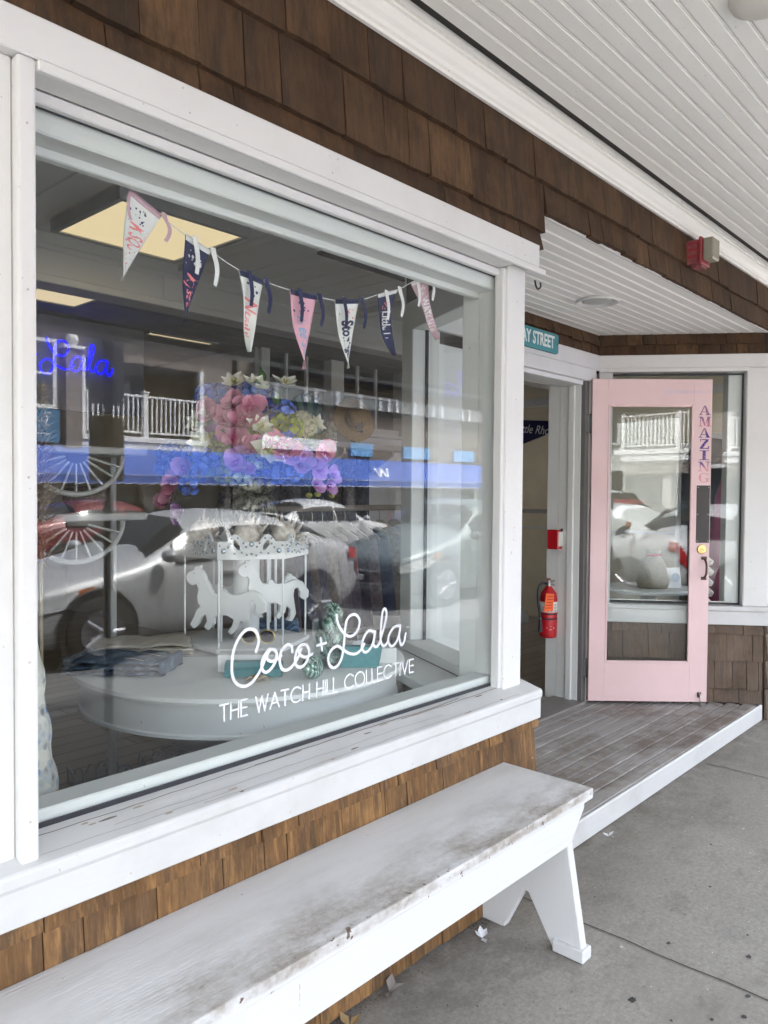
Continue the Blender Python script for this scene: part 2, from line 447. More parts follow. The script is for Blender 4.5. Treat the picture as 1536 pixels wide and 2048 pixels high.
# corner return of the lower wall (splayed side of the recess) : left and right
def splay(o, q, nrm, seed, mat):
    d = (q-o).normalized(); L = (q-o).length
    return d, L
dL = (P1-P0).normalized(); nL = Vector((dL.y, -dL.x))            # faces the entry (+x)
dR = (P2-P3).normalized(); nR = Vector((-dR.y, dR.x)); LR = (P2-P3).length
if nR.x > 0: nR = -nR
def slab(name, mat, parent, o, d, n, s0, s1, t0, t1, z0, z1, bevel=0):
    """box along a slanted plan line: s along d, t along outward normal n"""
    def pt(s, t, z): q = o+d*s+n*t; return (q.x, q.y, z)
    vs = [pt(s0, t0, z0), pt(s1, t0, z0), pt(s1, t1, z0), pt(s0, t1, z0), pt(s0, t0, z1), pt(s1, t0, z1), pt(s1, t1, z1), pt(s0, t1, z1)]
    return MB().add(vs, [(0, 3, 2, 1), (4, 5, 6, 7), (0, 1, 5, 4), (1, 2, 6, 5), (2, 3, 7, 6), (3, 0, 4, 7)]).build(name, mat, parent, bevel)
M_sheath = MATS['dark_sheathing']
LL = (P1-P0).length
sl = slab('entry_wall', M_sheath, BUILD, P0, dL, nL, .02, LL, -.10, -.002, .0, .70)
sr = slab('entry_wall', M_sheath, BUILD, P3, dR, nR, .0, LR, -.10, -.002, .0, .70)
for k, (zb, zt) in enumerate(((.548, .62), (.375, .552), (.195, .38), (.106, .20))):
    shingles(sr, M_shg, P3-nR*.002*k, dR, nR, .004, LR-.01, zb, zt, 40+k, .07, .17)
    shingles(sl, M_shg, P0-nL*.002*k, dL, nL, .02, LL-.01, zb, zt, 50+k, .07, .17)
# entry head band (short shingle courses above the trim)
hr = slab('entry_head_wall', M_sheath, BUILD, P3, dR, nR, .0, LR, -.10, -.002, 2.20, SZ+.1)
hl = slab('entry_head_wall', M_sheath, BUILD, P0, dL, nL, .12, LL, -.10, -.002, 2.20, SZ+.1)
for k, (zb, zt) in enumerate(((2.305, 2.372), (2.368, 2.44))):
    shingles(hr, M_shd, P3+nR*.003*k, dR, nR, .03, LR-.012, zb, zt, 60+k, .07, .16)
    shingles(hl, M_shd, P0+nL*.003*k, dL, nL, .12, LL-.012, zb, zt, 64+k, .07, .16)
db = box('door_head_wall', M_sheath, BUILD, P1.x, P2.x, P1.y+.002, P1.y+.12, 2.15, SZ+.1)
for k, (zb, zt) in enumerate(((2.305, 2.372), (2.368, 2.44))):
    shingles(db, M_shd, Vector((P1.x, P1.y-.003*k)), X2, NY, .005, P2.x-P1.x-.005, zb, zt, 70+k, .07, .16)

# facade right of the entry
rw = box('right_wall', M_sheath, BUILD, 5.198, 14, WY+.001, WY+.10, -.05, .70)
for k, (zb, zt) in enumerate(((.548, .62), (.375, .552), (.195, .38), (.006, .20))):
    shingles(rw, M_shg, Vector((0, WY-.002*k)), X2, NY, 5.215, 6.8, zb, zt, 80+k, .07, .17)

# --- display window
WIN = part('display_window')
box('side_board', M_white, WIN, -.6, .600, 1.478, 1.60, .700, 2.222, .004)
box('casing', M_white, WIN, .600, .634, 1.455, 1.60, .690, 2.2215, .006, seg=2)
box('casing', M_white, WIN, .634, 2.248, 1.4565, 1.522, 2.202, 2.2222, .003)
box('header_board', M_white, WIN, -.6, 2.402, 1.452, 1.60, 2.2225, 2.302, .003)
box('header_ledge', M_white, WIN, .6345, 2.436, 1.4455, 1.4563, 2.2005, 2.2218, .003)
box('window_stop', M_white, WIN, .634, 2.26, 1.522, 1.542, 2.178, 2.2025, .003)
box('window_stop', M_white, WIN, 2.252, 2.272, 1.505, 1.5395, .742, 2.2015, .003)
box('corner_post', M_white, WIN, 2.2725, 2.384, 1.4985, 1.62, .705, 2.221, .005, seg=2)
# sill: sloping top, square nose, fascia below
sp = [(GY+.02, .752), (GY-.02, .744), (1.437, .722), (1.434, .716), (1.434, .694), (1.44, .690), (1.44, .617), (1.47, .617), (1.47, .70), (GY+.02, .70)]
MB().prism(sp, lambda a, b, t: (t, a, b), -.6, 2.431).build('sill', M_whitex, WIN, .003)
# glass with dark gaskets
box('pane', M_glass, WIN, .60, 2.292, GY, GY+.006, .735, 2.205)
for (x0, x1, z0, z1) in ((.634, 2.292, 2.176, 2.1835), (.634, 2.272, .7445, .7570), (2.272, 2.279, .757, 2.176)):
    box('gasket', M_black, WIN, x0, x1, GY-.0055, GY-.0005, z0, z1)
# interior frame seen through the glass
box('inner_frame', M_white_in, WIN, .55, 2.36, GY+.008, GY+.075, 2.135, 2.24, .004)
box('inner_frame', M_white_in, WIN, .55, 2.36, GY+.008, GY+.085, .66, .779, .004)
box('inner_frame', M_white_in, WIN, 2.275, 2.40, GY+.0085, GY+.15, .70, 2.20, .004)
box('inner_ledge', M_white_in, WIN, .55, 2.36, GY+.075, GY+.10, 2.118, 2.15, .003)
# --- lettering on the glass
SCRIPT = {'C': [(1.2197, 1.0217), (1.2276, 1.0455), (1.2231, 1.0675), (1.2075, 1.0802), (1.1857, 1.0794), (1.1643, 1.0613), (1.1496, 1.0322), (1.1447, 0.9984), (1.1477, 0.9702), (1.1604, 0.9505), (1.1819, 0.9403), (1.2037, 0.9445), (1.2235, 0.9606), (1.2391, 0.9812), (1.2526, 1.006), (1.264, 1.0187)], 'o1': [(1.2802, 1.0164), (1.2617, 1.0209), (1.2436, 1.0038), (1.2369, 0.9834), (1.246, 0.9657), (1.262, 0.9666), (1.2804, 0.9836), (1.2873, 1.0044), (1.2802, 1.0164)], 'k1': [(1.2513, 1.008), (1.2586, 0.9943), (1.2734, 0.989), (1.2897, 0.993), (1.3014, 0.9986)], 'c': [(1.3397, 1.0038), (1.3372, 1.0191), (1.3203, 1.0245), (1.3013, 1.0096), (1.2967, 0.9883), (1.3039, 0.9651), (1.3231, 0.9582), (1.3448, 0.9695), (1.3594, 0.9859), (1.3701, 1.0068)], 'o2': [(1.3891, 1.0154), (1.3691, 1.0164), (1.3544, 1.0017), (1.3496, 0.9762), (1.3595, 0.9604), (1.3794, 0.9602), (1.3944, 0.9767), (1.3983, 0.9989), (1.3891, 1.0154)], 'k2': [(1.3602, 1.0064), (1.3682, 0.9902), (1.3868, 0.9824), (1.4106, 0.9875)], 'p1': [(1.4413, 1.0261), (1.444, 1.0076), (1.4468, 0.9917)], 'p2': [(1.4284, 1.0075), (1.4456, 1.0089), (1.4614, 1.0102)], 'Lc': [(1.5016, 1.0827), (1.505, 1.0639), (1.515, 1.0449), (1.5317, 1.0269), (1.5542, 1.0159), (1.5769, 1.0209), (1.5911, 1.0393), (1.5927, 1.0594), (1.5764, 1.0754), (1.5537, 1.074), (1.5398, 1.0597), (1.5345, 1.0345), (1.5309, 0.9992), (1.524, 0.9644), (1.5104, 0.9428), (1.4914, 0.9361), (1.4752, 0.9465), (1.4697, 0.9689), (1.4829, 0.9884), (1.5045, 0.995), (1.5238, 0.9843), (1.549, 0.9686), (1.5775, 0.9623), (1.6005, 0.971), (1.6132, 0.9855)], 'a1': [(1.6545, 1.0157), (1.6323, 1.0219), (1.6119, 1.0041), (1.6033, 0.9808), (1.6123, 0.9632), (1.63, 0.9626), (1.6477, 0.9786), (1.6577, 1.0062), (1.6594, 1.0159)], 'a1b': [(1.6594, 1.0159), (1.6548, 0.9941), (1.6538, 0.9777), (1.6629, 0.9702), (1.675, 0.9747), (1.687, 0.9981), (1.7021, 1.0339), (1.7092, 1.0625), (1.7028, 1.0779), (1.6923, 1.0728), (1.6865, 1.0442), (1.6827, 1.0029), (1.6873, 0.9771), (1.6998, 0.967), (1.7165, 0.9794)], 'a2': [(1.7689, 1.0193), (1.7432, 1.0182), (1.7213, 0.9977), (1.7184, 0.977), (1.7312, 0.9624), (1.7502, 0.9683), (1.766, 0.9918), (1.7721, 1.0202)], 'a2b': [(1.7721, 1.0202), (1.7674, 0.9873), (1.7762, 0.9603), (1.7892, 0.9671), (1.7974, 0.9919)]}
M_decal = simple('white_vinyl', (.74, .75, .77), .5)
dy = [0]
def decal_fn(base):
    return lambda a, b, t: (a, base-.0008*t, b)
for i, (k, pts) in enumerate(SCRIPT.items()):
    mb = MB(); ribbon(mb, smooth_path([(p[0], p[1], 0) for p in pts], 7), .0082 if k[0] != 'p' else .0075, decal_fn(GY-.0008-.00011*i))
    mb.build('script_letter', M_decal, WIN)
CAPS = {'T': [[(0, 1), (.62, 1)], [(.31, 1), (.31, 0)]], 'H': [[(0, 0), (0, 1)], [(.6, 0), (.6, 1)], [(0, .52), (.6, .52)]],
        'E': [[(.48, 1), (0, 1), (0, 0), (.48, 0)], [(0, .52), (.46, .52)]], 'W': [[(0, 1), (.26, 0), (.5, .97), (.74, 0), (1, 1)]],
        'A': [[(0, 0), (.38, 1), (.76, 0)], [(.14, .33), (.62, .33)]], 'I': [[(0, 0), (0, 1)]], 'L': [[(0, 1), (0, 0), (.42, 0)]],
        'V': [[(0, 1), (.36, 0), (.72, 1)]],
        'C': [[(.52+.5*math.cos(a), .5+.5*math.sin(a)) for a in [R(42+k*276/22) for k in range(23)]]],
        'O': [[(.5+.5*math.cos(a), .5+.5*math.sin(a)) for a in [R(k*15) for k in range(25)]]]}
CW = {'T': .62, 'H': .6, 'E': .48, 'W': 1, 'A': .76, 'I': 0.0, 'L': .42, 'V': .72, 'C': .90, 'O': 1.0, ' ': .30}
phrase = 'THE WATCH HILL COLLECTIVE'
tot = sum(CW[c] for c in phrase) + .20*(len(phrase)-1)
hgt = .0400; wx = (1.836-1.110)/tot; x = 1.110
for ci, c in enumerate(phrase):
    if c != ' ':
        mb = MB()
        for si, st in enumerate(CAPS[c]):
            q = [(x+p[0]*wx, .8665+p[1]*hgt) for p in st]
            qq = []
            for a, b in zip(q, q[1:]): qq += [Vector(a).lerp(Vector(b), k/3) for k in range(3)]
            qq.append(Vector(q[-1]))
            for a, b in (zip(q, q[1:]) if c not in 'CO' else [(None, None)]):
                seg_ = [a, b] if a else q
                ribbon(mb, seg_, .0046, decal_fn(GY-.0009-.0002*si-.0001*(ci % 2)))
        mb.build('capital_letter', M_decal, WIN)
    x += (CW[c]+.20)*wx
tm = text_mesh('TM', .010); obj('trademark_lettering', tm, M_decal, WIN, True, Matrix.Translation((1.808, GY-.001, 1.008)) @ Matrix.Rotation(R(90), 4, 'X'))

# weathered paint film on the sill: long wandering cracks, lifted flakes, nail heads in the boards
rc = random.Random(31); M_crack = simple('crack_dirt', (.20, .17, .14), .9); M_flake = simple('bare_wood_flake', (.42, .35, .28), .9)
def sill_z(y): return .744-(1.525-y)*.25
for (xa, xb, yy, wd) in ((.66, 1.35, 1.520, .0022), (1.20, 2.05, 1.5215, .0028), (1.75, 2.26, 1.515, .0026), (.8, 1.9, 1.478, .0010), (1.0, 2.3, 1.450, .0009), (.64, 1.1, 1.462, .0009)):
    n = int((xb-xa)/.03); yv = yy; pth = []
    for q in range(n+1):
        yv += rc.uniform(-.0018, .0018)+(yy-yv)*.15; pth.append((xa+(xb-xa)*q/n, yv))
    m = MB(); ribbon(m, pth, wd, lambda a, b, t: (a, b, sill_z(b)+.0009)); m.build('paint_crack', M_crack, WIN)
for q in range(16):
    x = rc.uniform(.65, 2.3); yv = rc.choice((rc.uniform(1.445, 1.47), rc.uniform(1.50, 1.52))); l = rc.uniform(.008, .03); n = 9
    MB().add([(x+l*rc.uniform(.6, 1)*math.cos(6.283*k/n), yv+.0035*rc.uniform(.5, 1)*math.sin(6.283*k/n), sill_z(yv+.003*math.sin(6.283*k/n))+.0012) for k in range(n)], [tuple(range(n))]).build('paint_flake', M_flake if q % 3 else M_crack, WIN)
nail = MB().lathe([(.0026, 0), (.0022, .0006), (0, .0008)], 8).mesh('nail_head'); nail.materials.append(simple('painted_nail', (.50, .47, .43), .6))
for (x, y, z) in [(x_, 1.452, z_) for x_ in (.05, .5, .95, 1.4, 1.85, 2.3) for z_ in (2.242, 2.284)] + [(.617, 1.455, z_) for z_ in (.8, 1.1, 1.45, 1.8, 2.1)] + [(2.33, 1.4985, z_) for z_ in (.85, 1.3, 1.75, 2.1)] + [(x_, 1.44, .64) for x_ in (.3, .8, 1.25, 1.7, 2.15)]:
    obj('nail_head', nail, None, WIN, True, Matrix.Translation((x+rc.uniform(-.02, .02)*(y < 1.453), y-.0002, z+rc.uniform(-.006, .006))) @ Matrix.Rotation(R(90), 4, 'X'))
# --- side window in the left splay (seen through the display glass)
SW = part('side_window')
slab('sill', M_white_in, SW, P0, dL, nL, .06, LL+.02, -.15, -.012, .70, .742, .004)
slab('header', M_white_in, SW, P0, dL, nL, .08, LL, -.12, -.02, 2.17, 2.30, .003)
slab('end_post', M_white_in, SW, P0, dL, nL, LL-.12, LL, -.12, .02, .742, 2.17, .004)
slab('near_post', M_white_in, SW, P0, dL, nL, .05, .12, -.12, -.03, .742, 2.17, .004)
slab('pane', M_glass, SW, P0, dL, nL, .12, LL-.12, -.04, -.034, .742, 2.17)
slab('gasket', M_black, SW, P0, dL, nL, LL-.126, LL-.12, -.055, -.0405, .742, 2.17)
slab('inner_ledge', M_white_in, SW, P0, dL, nL, .02, LL, -.34, -.15, .66, .70, .004)

# --- window in the right splay
RW = part('splay_window')
slab('header_board', M_white, RW, P3, dR, nR, -.03, LR-.012, -.10, .026, 2.222, 2.305, .003)
slab('header_ledge', M_white, RW, P3, dR, nR, .13, LR-.0125, -.06, .030, 2.196, 2.2215, .003)
slab('casing', M_white, RW, P3, dR, nR, LR-.10, LR-.013, -.06, .022, .722, 2.196, .003)
slab('corner_post', M_white, RW, P3, dR, nR, -.012, .136, -.10, .024, .722, 2.2215, .006)
slab('sill', M_whitex, RW, P3, dR, nR, -.04, LR-.014, -.10, .045, .692, .722, .004)
slab('sill_apron', M_whitex, RW, P3, dR, nR, -.03, LR-.013, -.06, .030, .603, .6915, .003)
slab('pane', M_glass, RW, P3, dR, nR, .136, LR-.10, -.045, -.039, .722, 2.196)
slab('gasket', M_black, RW, P3, dR, nR, .136, LR-.10, -.038, -.033, 2.180, 2.190)
slab('gasket', M_black, RW, P3, dR, nR, .136, LR-.10, -.038, -.033, .7225, .737)
slab('gasket', M_black, RW, P3, dR, nR, .137, .146, -.038, -.033, .737, 2.180)
slab('inner_frame', M_white_in, RW, P3, dR, nR, .1365, .225, -.16, -.047, .722, 2.20, .003)
slab('bright_trim', M_steel, RW, P3, dR, nR, .15, LR-.10, -.036, -.030, .7375, .743)
# the next window of the facade, right of the corner
NW = part('street_window')
box('casing', M_white, NW, 5.214, 5.30, 1.472, 1.60, .73, 2.222, .005)
box('header_board', M_white, NW, 5.23, 9.0, 1.452, 1.60, 2.2225, 2.302, .003)
box('sill', M_whitex, NW, 5.235, 9.0, 1.44, 1.60, .617, .722, .004)
box('pane', M_glass, NW, 5.30, 9.0, GY, GY+.006, .722, 2.222)
box('head_wall', M_sheath, BUILD, 5.25, 14, WY+.002, GY+.2, 2.305, SZ+.018)

# --- entry soffit, deck, doorway
SOF = part('entry_soffit')
y = 1.500; i = 0
while y < 2.34:
    w = .0635; y1 = min(y+w, 2.35)
    # run between the two splayed walls
    ym = (y+y1)/2
    f = (ym-P0.y)/(P1.y-P0.y)
    xa = P0.x+(P1.x-P0.x)*f - .02; xb = P3.x+(P2.x-P3.x)*f + .02
    prof = [(y+.0005, SZ+.018), (y+.0005, SZ+.006), (y+.006, SZ), (y1-.009, SZ), (y1-.007, SZ+.004), (y1-.002, SZ+.001), (y1-.0005, SZ+.007), (y1-.0005, SZ+.018)]
    MB().prism(prof, lambda a, b, t: (t, a, b), xa, xb).build('soffit_board', M_bead, SOF); y += w
box('soffit_edge', M_white, SOF, 2.474, 5.16, 1.4885, 1.4995, SZ-.004, SZ+.016)
box('soffit_back', M_sheath, SOF, 2.3, 5.3, 1.5, 2.5, SZ+.0185, SZ+.03)
DECK = part('entry_deck')
y = 1.500; i = 0
while y < 2.34:
    w = .083; y1 = min(y+w, 2.36); f = max(0, ((y+y1)/2-P0.y)/(P1.y-P0.y))
    xa = P0.x+(P1.x-P0.x)*f + .004; xb = P3.x+(P2.x-P3.x)*f - .022
    MB().box(xa, xb, y+.0035, y1-.0035, DZ-.022, DZ+random.uniform(-.001, .001)).build('deck_board', M_deck, DECK, .004); y += w
MB().box(2.455, 5.185, 1.484, 1.4995, .004, DZ-.002).build('deck_fascia', M_whitex, DECK, .004)
box('deck_joist_bed', simple('dark_gap', (.012, .011, .01), .9), DECK, 2.5, 5.1, 1.51, 2.35, .002, DZ-.03)

DOORW = part('doorway')
DL_, DR_ = 3.52, 4.402
box('trim', M_white, DOORW, P1.x+.02, 4.585, 2.318, 2.345, 2.205, 2.303, .003)
box('trim', M_white, DOORW, 3.36, 4.52, 2.310, 2.338, 2.125, 2.2045, .004)
box('trim', M_white, DOORW, 3.37, 3.515, 2.310, 2.345, DZ, 2.1245, .004)
box('trim', M_white, DOORW, 4.452, 4.56, 2.318, 2.348, DZ, 2.1245, .004)
box('jamb', simple('grey_jamb', (.16, .155, .15), .6), DOORW, 4.404, 4.452, 2.322, 2.352, DZ, 2.1245, .002)
box('jamb', M_white_in, DOORW, 4.402, 4.46, 2.3525, 2.50, DZ, 2.14, .003)
box('jamb_stop', M_white_in, DOORW, 4.384, 4.4015, 2.39, 2.43, DZ, 2.10, .003)
box('jamb', M_white_in, DOORW, 3.46, 3.52, 2.346, 2.50, DZ, 2.14, .003)
box('jamb_head', M_white_in, DOORW, 3.52, 4.402, 2.3385, 2.50, 2.10, 2.14, .003)
box('threshold', simple('worn_threshold', (.21, .195, .18), .55), DOORW, 3.50, 4.42, 2.30, 2.52, DZ-.01, DZ+.014, .004)
box('flank_wall', M_white_in, DOORW, P1.x-.05, 3.46, 2.355, 2.44, .10, 2.7)
box('flank_wall', M_white_in, DOORW, 4.461, 4.64, 2.3705, 2.52, .10, 2.7)

# --- the pink door, swung open against the splay window
HX, HY = 4.436, 2.298
dd = Vector((math.cos(R(-48.5)), math.sin(R(-48.5)))); dn = Vector((dd.y, -dd.x))
if dn.x > 0: dn = -dn
HP = Vector((HX, HY)); DW = .738; D0, D1 = DZ+.022, 2.135
DOOR = part('pink_door', None)
def dslab(name, mat, s0, s1, t0, t1, z0, z1, bevel=.0025): return slab(name, mat, DOOR, HP, dd, dn, s0, s1, t0, t1, z0, z1, bevel)
GL, GR, GB, GT = .098, .628, .368, 1.978
dslab('stile', M_pink, 0, GL, -.02, .02, D0, D1, .001)
dslab('stile', M_pink, GR, DW, -.02, .02, D0, D1, .001)
dslab('rail', M_pink, GL+.0002, GR-.0002, -.0199, .0199, D0+.0002, GB, .0004)
dslab('rail', M_pink, GL+.0002, GR-.0002, -.0199, .0199, GT, D1-.0002, .0004)
for (s0, s1, z0, z1) in ((GL, GL+.014, GB, GT), (GR-.014, GR, GB, GT), (GL+.0142, GR-.0142, GB, GB+.014), (GL+.0142, GR-.0142, GT-.014, GT)):
    dslab('glazing_bead', M_pink, s0, s1, .006, .0225, z0, z1, .003)
for s0, s1, z0, z1 in ((GR-.024, GR-.022, GB, GT), (GL+.0145, GL+.017, GB+.014, GT-.014)): pass
dslab('pane', M_glass, GL, GR, -.003, .003, GB, GT, 0)
def dm(s, t, z):   # matrix on the door face: x along the door, y up, z outwards
    q = HP+dd*s+dn*t
    return Matrix(((dd.x, 0, dn.x, q.x), (dd.y, 0, dn.y, q.y), (0, 1, 0, z), (0, 0, 0, 1)))
dslab('black_plate', M_plate, .652, .734, .0202, .0222, 1.123, 1.48, .0008)
for zz in (1.135, 1.30, 1.468):
    for ss in (.660, .726): MB().lathe([(.0028, 0), (.0028, .0012), (0, .0018)], 8).build('screw', M_steel, DOOR, world=True, mw=dm(ss, .0222, zz))
MB().lathe([(.030, 0), (.030, .004), (.026, .009), (.013, .010), (.012, .013), (0, .014)], 24).build('lock_rose', M_brass, DOOR, smooth=.6, mw=dm(.690, .0203, 1.083))
MB().box(-.002, .002, -.010, .010, .013, .0155).build('key_slot', M_plate, DOOR, mw=dm(.690, .0203, 1.083) @ Matrix.Rotation(R(60), 4, 'Z'))
hp = smooth_path([(0, .058, .004), (0, .05, .022), (0, .03, .040), (0, 0, .044), (0, -.03, .040), (0, -.05, .022), (0, -.058, .004)], 4)
MB().tube(hp, .0065, 8).build('pull_handle', M_bronze, DOOR, smooth=True, mw=dm(.705, .0205, .965))
for sg in (1, -1): MB().box(-.017, .017, sg*.063-.010, sg*.063+.010, 0, .004).build('handle_plate', M_bronze, DOOR, .001, mw=dm(.705, .0203, .965))
# kick-down door stop
MB().box(-.013, .013, -.016, .016, 0, .006).build('door_stop_plate', M_bronze, DOOR, .002, mw=dm(.690, .0203, D0+.045))
MB().tube([(0, .012, .008), (0, .0, .02), (0, -.03, .024), (0, -.064, .026)], .0055, 8).build('door_stop_arm', M_steel, DOOR, smooth=True, mw=dm(.690, .0203, D0+.045))
MB().lathe([(.009, -.006), (.010, 0), (.009, .006)], 10).build('door_stop_foot', simple('grey_rubber', (.2, .19, .18), .7), DOOR, mw=dm(.690, .0463, D0-.016) @ Matrix.Rotation(R(90), 4, 'X'))
for zz in (1.86, .33):
    MB().box(-.030, .0, -.055, .055, -.004, .012).build('hinge', M_hinge, DOOR, .001, mw=dm(0, -.01, zz))
    MB().tube([(-.004, -.06, .014), (-.004, .06, .014)], .008, 8).build('hinge_knuckle', M_hinge, DOOR, mw=dm(0, -.01, zz))
# painted serif letters down the stile; the worn pigment runs plum - violet - pink
def letter_mat():
    t = NT('letter_paint'); z = t.sep(t.coord())[2]
    mr = t.new('MapRange'); mr.inputs['From Min'].default_value = 2.02; mr.inputs['From Max'].default_value = 1.53; t.link(z, mr.inputs['Value'])
    col = t.ramp(mr.outputs['Result'], [(0, (.22, .09, .22)), (.24, (.17, .06, .20)), (.33, (.55, .17, .25)), (.42, (.12, .04, .20)), (.5, (.045, .02, .20)), (.72, (.05, .025, .20)), (.84, (.16, .07, .25)), (.88, (.66, .24, .32)), (1, (.68, .30, .36))])
    w = t.ramp(t.noise(t.coord(), 90, 5, .7), [(.52, 0), (.64, .65)])
    t.set(t.mix(w, col, (.70, .47, .50)), .6); return t.m
M_let = letter_mat()
def serif(c):
    S = []
    def q(*p): S.append(p)
    def bar(x0, y0, x1, y1): q((x0, y0), (x1, y0), (x1, y1), (x0, y1))
    if c == 'A':
        q((.08, .07), (.17, .07), (.53, .98), (.44, .98)); q((.66, .07), (.92, .07), (.56, .98), (.46, .98)); bar(.27, .30, .72, .36); bar(0, 0, .32, .07); bar(.56, 0, 1, .07)
    if c == 'M':
        bar(.10, .07, .17, .93); bar(.72, .07, .92, .93); q((.16, .93), (.36, .93), (.56, .12), (.47, .03)); q((.49, .05), (.56, .12), (.78, .93), (.72, .93)); bar(-.02, 0, .28, .07); bar(.62, 0, 1.02, .07); bar(-.02, .93, .30, 1); bar(.70, .93, 1.02, 1)
    if c == 'Z':
        bar(.12, .91, .88, 1); bar(.10, 0, .90, .09); q((.10, .09), (.38, .09), (.88, .91), (.60, .91)); q((.12, .70), (.17, .70), (.22, .91), (.12, .91)); q((.83, .30), (.90, .30), (.90, .09), (.78, .09))
    if c == 'I':
        bar(.36, .07, .64, .93); bar(.08, 0, .92, .07); bar(.08, .93, .92, 1)
    if c == 'N':
        bar(.14, .07, .22, .93); bar(.80, .07, .88, .93); q((.10, .93), (.34, .93), (.88, .0), (.74, .0)); bar(-.02, 0, .36, .07); bar(.62, .935, 1.02, 1); bar(-.02, .935, .34, 1)
    if c == 'G':
        n = 18
        for k in range(n):
            a0 = R(40+k*285/n); a1 = R(40+(k+1)*285/n)
            def pt(a, w): return (.52+(.46-w*abs(math.cos(a)))*math.cos(a), .5+(.5-.06*(w > 0))*math.sin(a))
            q(pt(a0, 0), pt(a1, 0), pt(a1, .20), pt(a0, .20))
        bar(.72, .06, .90, .40); bar(.58, .40, 1.0, .46); q((.84, .70), (.90, .70), (.90, .96), (.84, .88))
    return S
zl = 1.975
for c in 'AMAZING':
    mb = MB(); hh = .060; ww = .072
    for i, poly in enumerate(serif(c)):
        mb.add([(p[0]*ww-.036, p[1]*hh, .0004*(i % 6)+.0004) for p in poly], [tuple(range(len(poly)))])
    mb.build('letter', M_let, DOOR, mw=dm(.694, .0202, zl-hh)); zl -= .0695
# ghost of a removed transfer along the top rail
ghost = text_mesh('SHOES OR DOWN', .036, 0, .1)
gm_ = simple('ghost_lettering', (.66, .53, .60), .6)
# mostly worn away: kept as short pale dashes
mb = MB(); rg = random.Random(5); s = .44
while s < .725:
    w = rg.uniform(.004, .010); mb.add([(s, rg.uniform(0, .006), 0), (s+w, rg.uniform(0, .006), 0), (s+w*.9, .024+rg.uniform(-.006, .004), 0), (s+.001, .022, 0)], [(0, 1, 2, 3)]); s += w+rg.uniform(.001, .006)
mb.build('worn_lettering', gm_, DOOR, mw=dm(0, .0206, 2.045))
bpy.data.meshes.remove(ghost)

# --- canopy
CAN = part('canopy')
CZ = 2.752; y = 1.366; wb = .0578
k = 0
while y > -.90:
    y0 = y-wb
    prof = [(y-.0006, CZ+.016), (y-.0006, CZ+.006), (y-.0055, CZ), (y0+.0085, CZ), (y0+.0065, CZ+.0035), (y0+.0022, CZ+.0008), (y0+.0006, CZ+.006), (y0+.0006, CZ+.016)]
    MB().prism(prof, lambda a, b, t: (t, a, b), -3.2, 12.0).build('ceiling_board', M_bead, CAN); y = y0; k += 1
yend = y
MB().prism([(1.4735, 2.688), (1.462, 2.688), (1.460, 2.697), (1.452, 2.701), (1.447, 2.712), (1.436, 2.722), (1.430, 2.734), (1.427, 2.744), (1.418, 2.746), (1.4175, 2.752), (1.406, 2.752), (1.406, 2.775), (1.4735, 2.775)],
           lambda a, b, t: (t, a, b), -3.2, 12.0).build('crown_moulding', M_bead, CAN)
box('shadow_gap', simple('dark_gap2', (.05, .047, .042), .9), CAN, -3.2, 12.0, 1.30, 1.44, CZ+.0265, CZ+.03)
box('canopy_roof', simple('roof_felt', (.09, .09, .09), .9), CAN, -3.2, 12.0, yend-.02, 1.48, CZ+.05, CZ+.18)
box('added_canopy_beam', M_white, CAN, -3.2, 12.0, yend-.17, yend-.0205, 2.29, CZ+.2, .006)  # unseen deep beam, added to cut off the upper reflections in the glass
for x in (-2.6, 9.6): box('canopy_post', M_white, CAN, x, x+.12, yend-.16, yend-.03, .0, 2.2895, .006)
# upper storey and roof behind the canopy (gives the street its shade)
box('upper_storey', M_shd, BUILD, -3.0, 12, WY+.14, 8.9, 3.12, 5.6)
mm = MB(); mm.prism([(1.2, 5.55), (9.2, 5.55), (5.2, 8.0)], lambda a, b, t: (t, a, b), -3.2, 12.2); mm.build('roof', simple('roof_shingle', (.12, .11, .10), .9), BUILD)

# ================================================================ shop interior shell
M_floor = simple('dark_floor', (.10, .088, .078), .45, var=.2, scale=4)
def wood_floor():
    t = NT('plank_floor'); v = t.coord()
    br = t.new('TexBrick'); br.inputs['Scale'].default_value = 1; br.inputs['Brick Width'].default_value = 1.4; br.inputs['Row Height'].default_value = .13
    br.inputs['Mortar Size'].default_value = .003; br.inputs['Color1'].default_value = (.50, .45, .38, 1); br.inputs['Color2'].default_value = (.38, .34, .28, 1); br.inputs['Mortar'].default_value = (.05, .045, .04, 1)
    t.link(v, br.inputs['Vector'])
    g = t.noise(t.coord((.07, 1, 1)), 40, 6, .7)
    t.set(t.mix(t.math('MULTIPLY', g, .6), br.outputs['Color'], (.10, .085, .07)), .45); return t.m
FL = MB().add([(-3, GY+.11, .10), (2.36, GY+.11, .10), (3.0, 2.50, .10), (4.66, 2.50, .10), (5.3, 1.62, .10), (7.35, 1.62, .10), (7.35, 9, .10), (-3, 9, .10)], [(0, 1, 2, 3, 4, 5, 6, 7)]).build('shop_floor', wood_floor()); struct(FL)
M_ceil = white_paint('shop_ceiling_paint', base=(.80, .79, .78), dirt=.05, bstr=.05)
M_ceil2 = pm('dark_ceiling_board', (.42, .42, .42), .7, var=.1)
CEIL = MB().box(-3, 7.3, 1.66, 3.80, 2.70, 2.78).build('shop_ceiling', M_sheath); struct(CEIL)
x = -2.0
while x < 7.2:                                     # ceiling boards running into the shop
    x1 = x+.165; MB().box(x+.002, x1-.002, 1.66, 3.80, 2.684, 2.6995).build('ceiling_board', M_ceil, CEIL, .003); x = x1
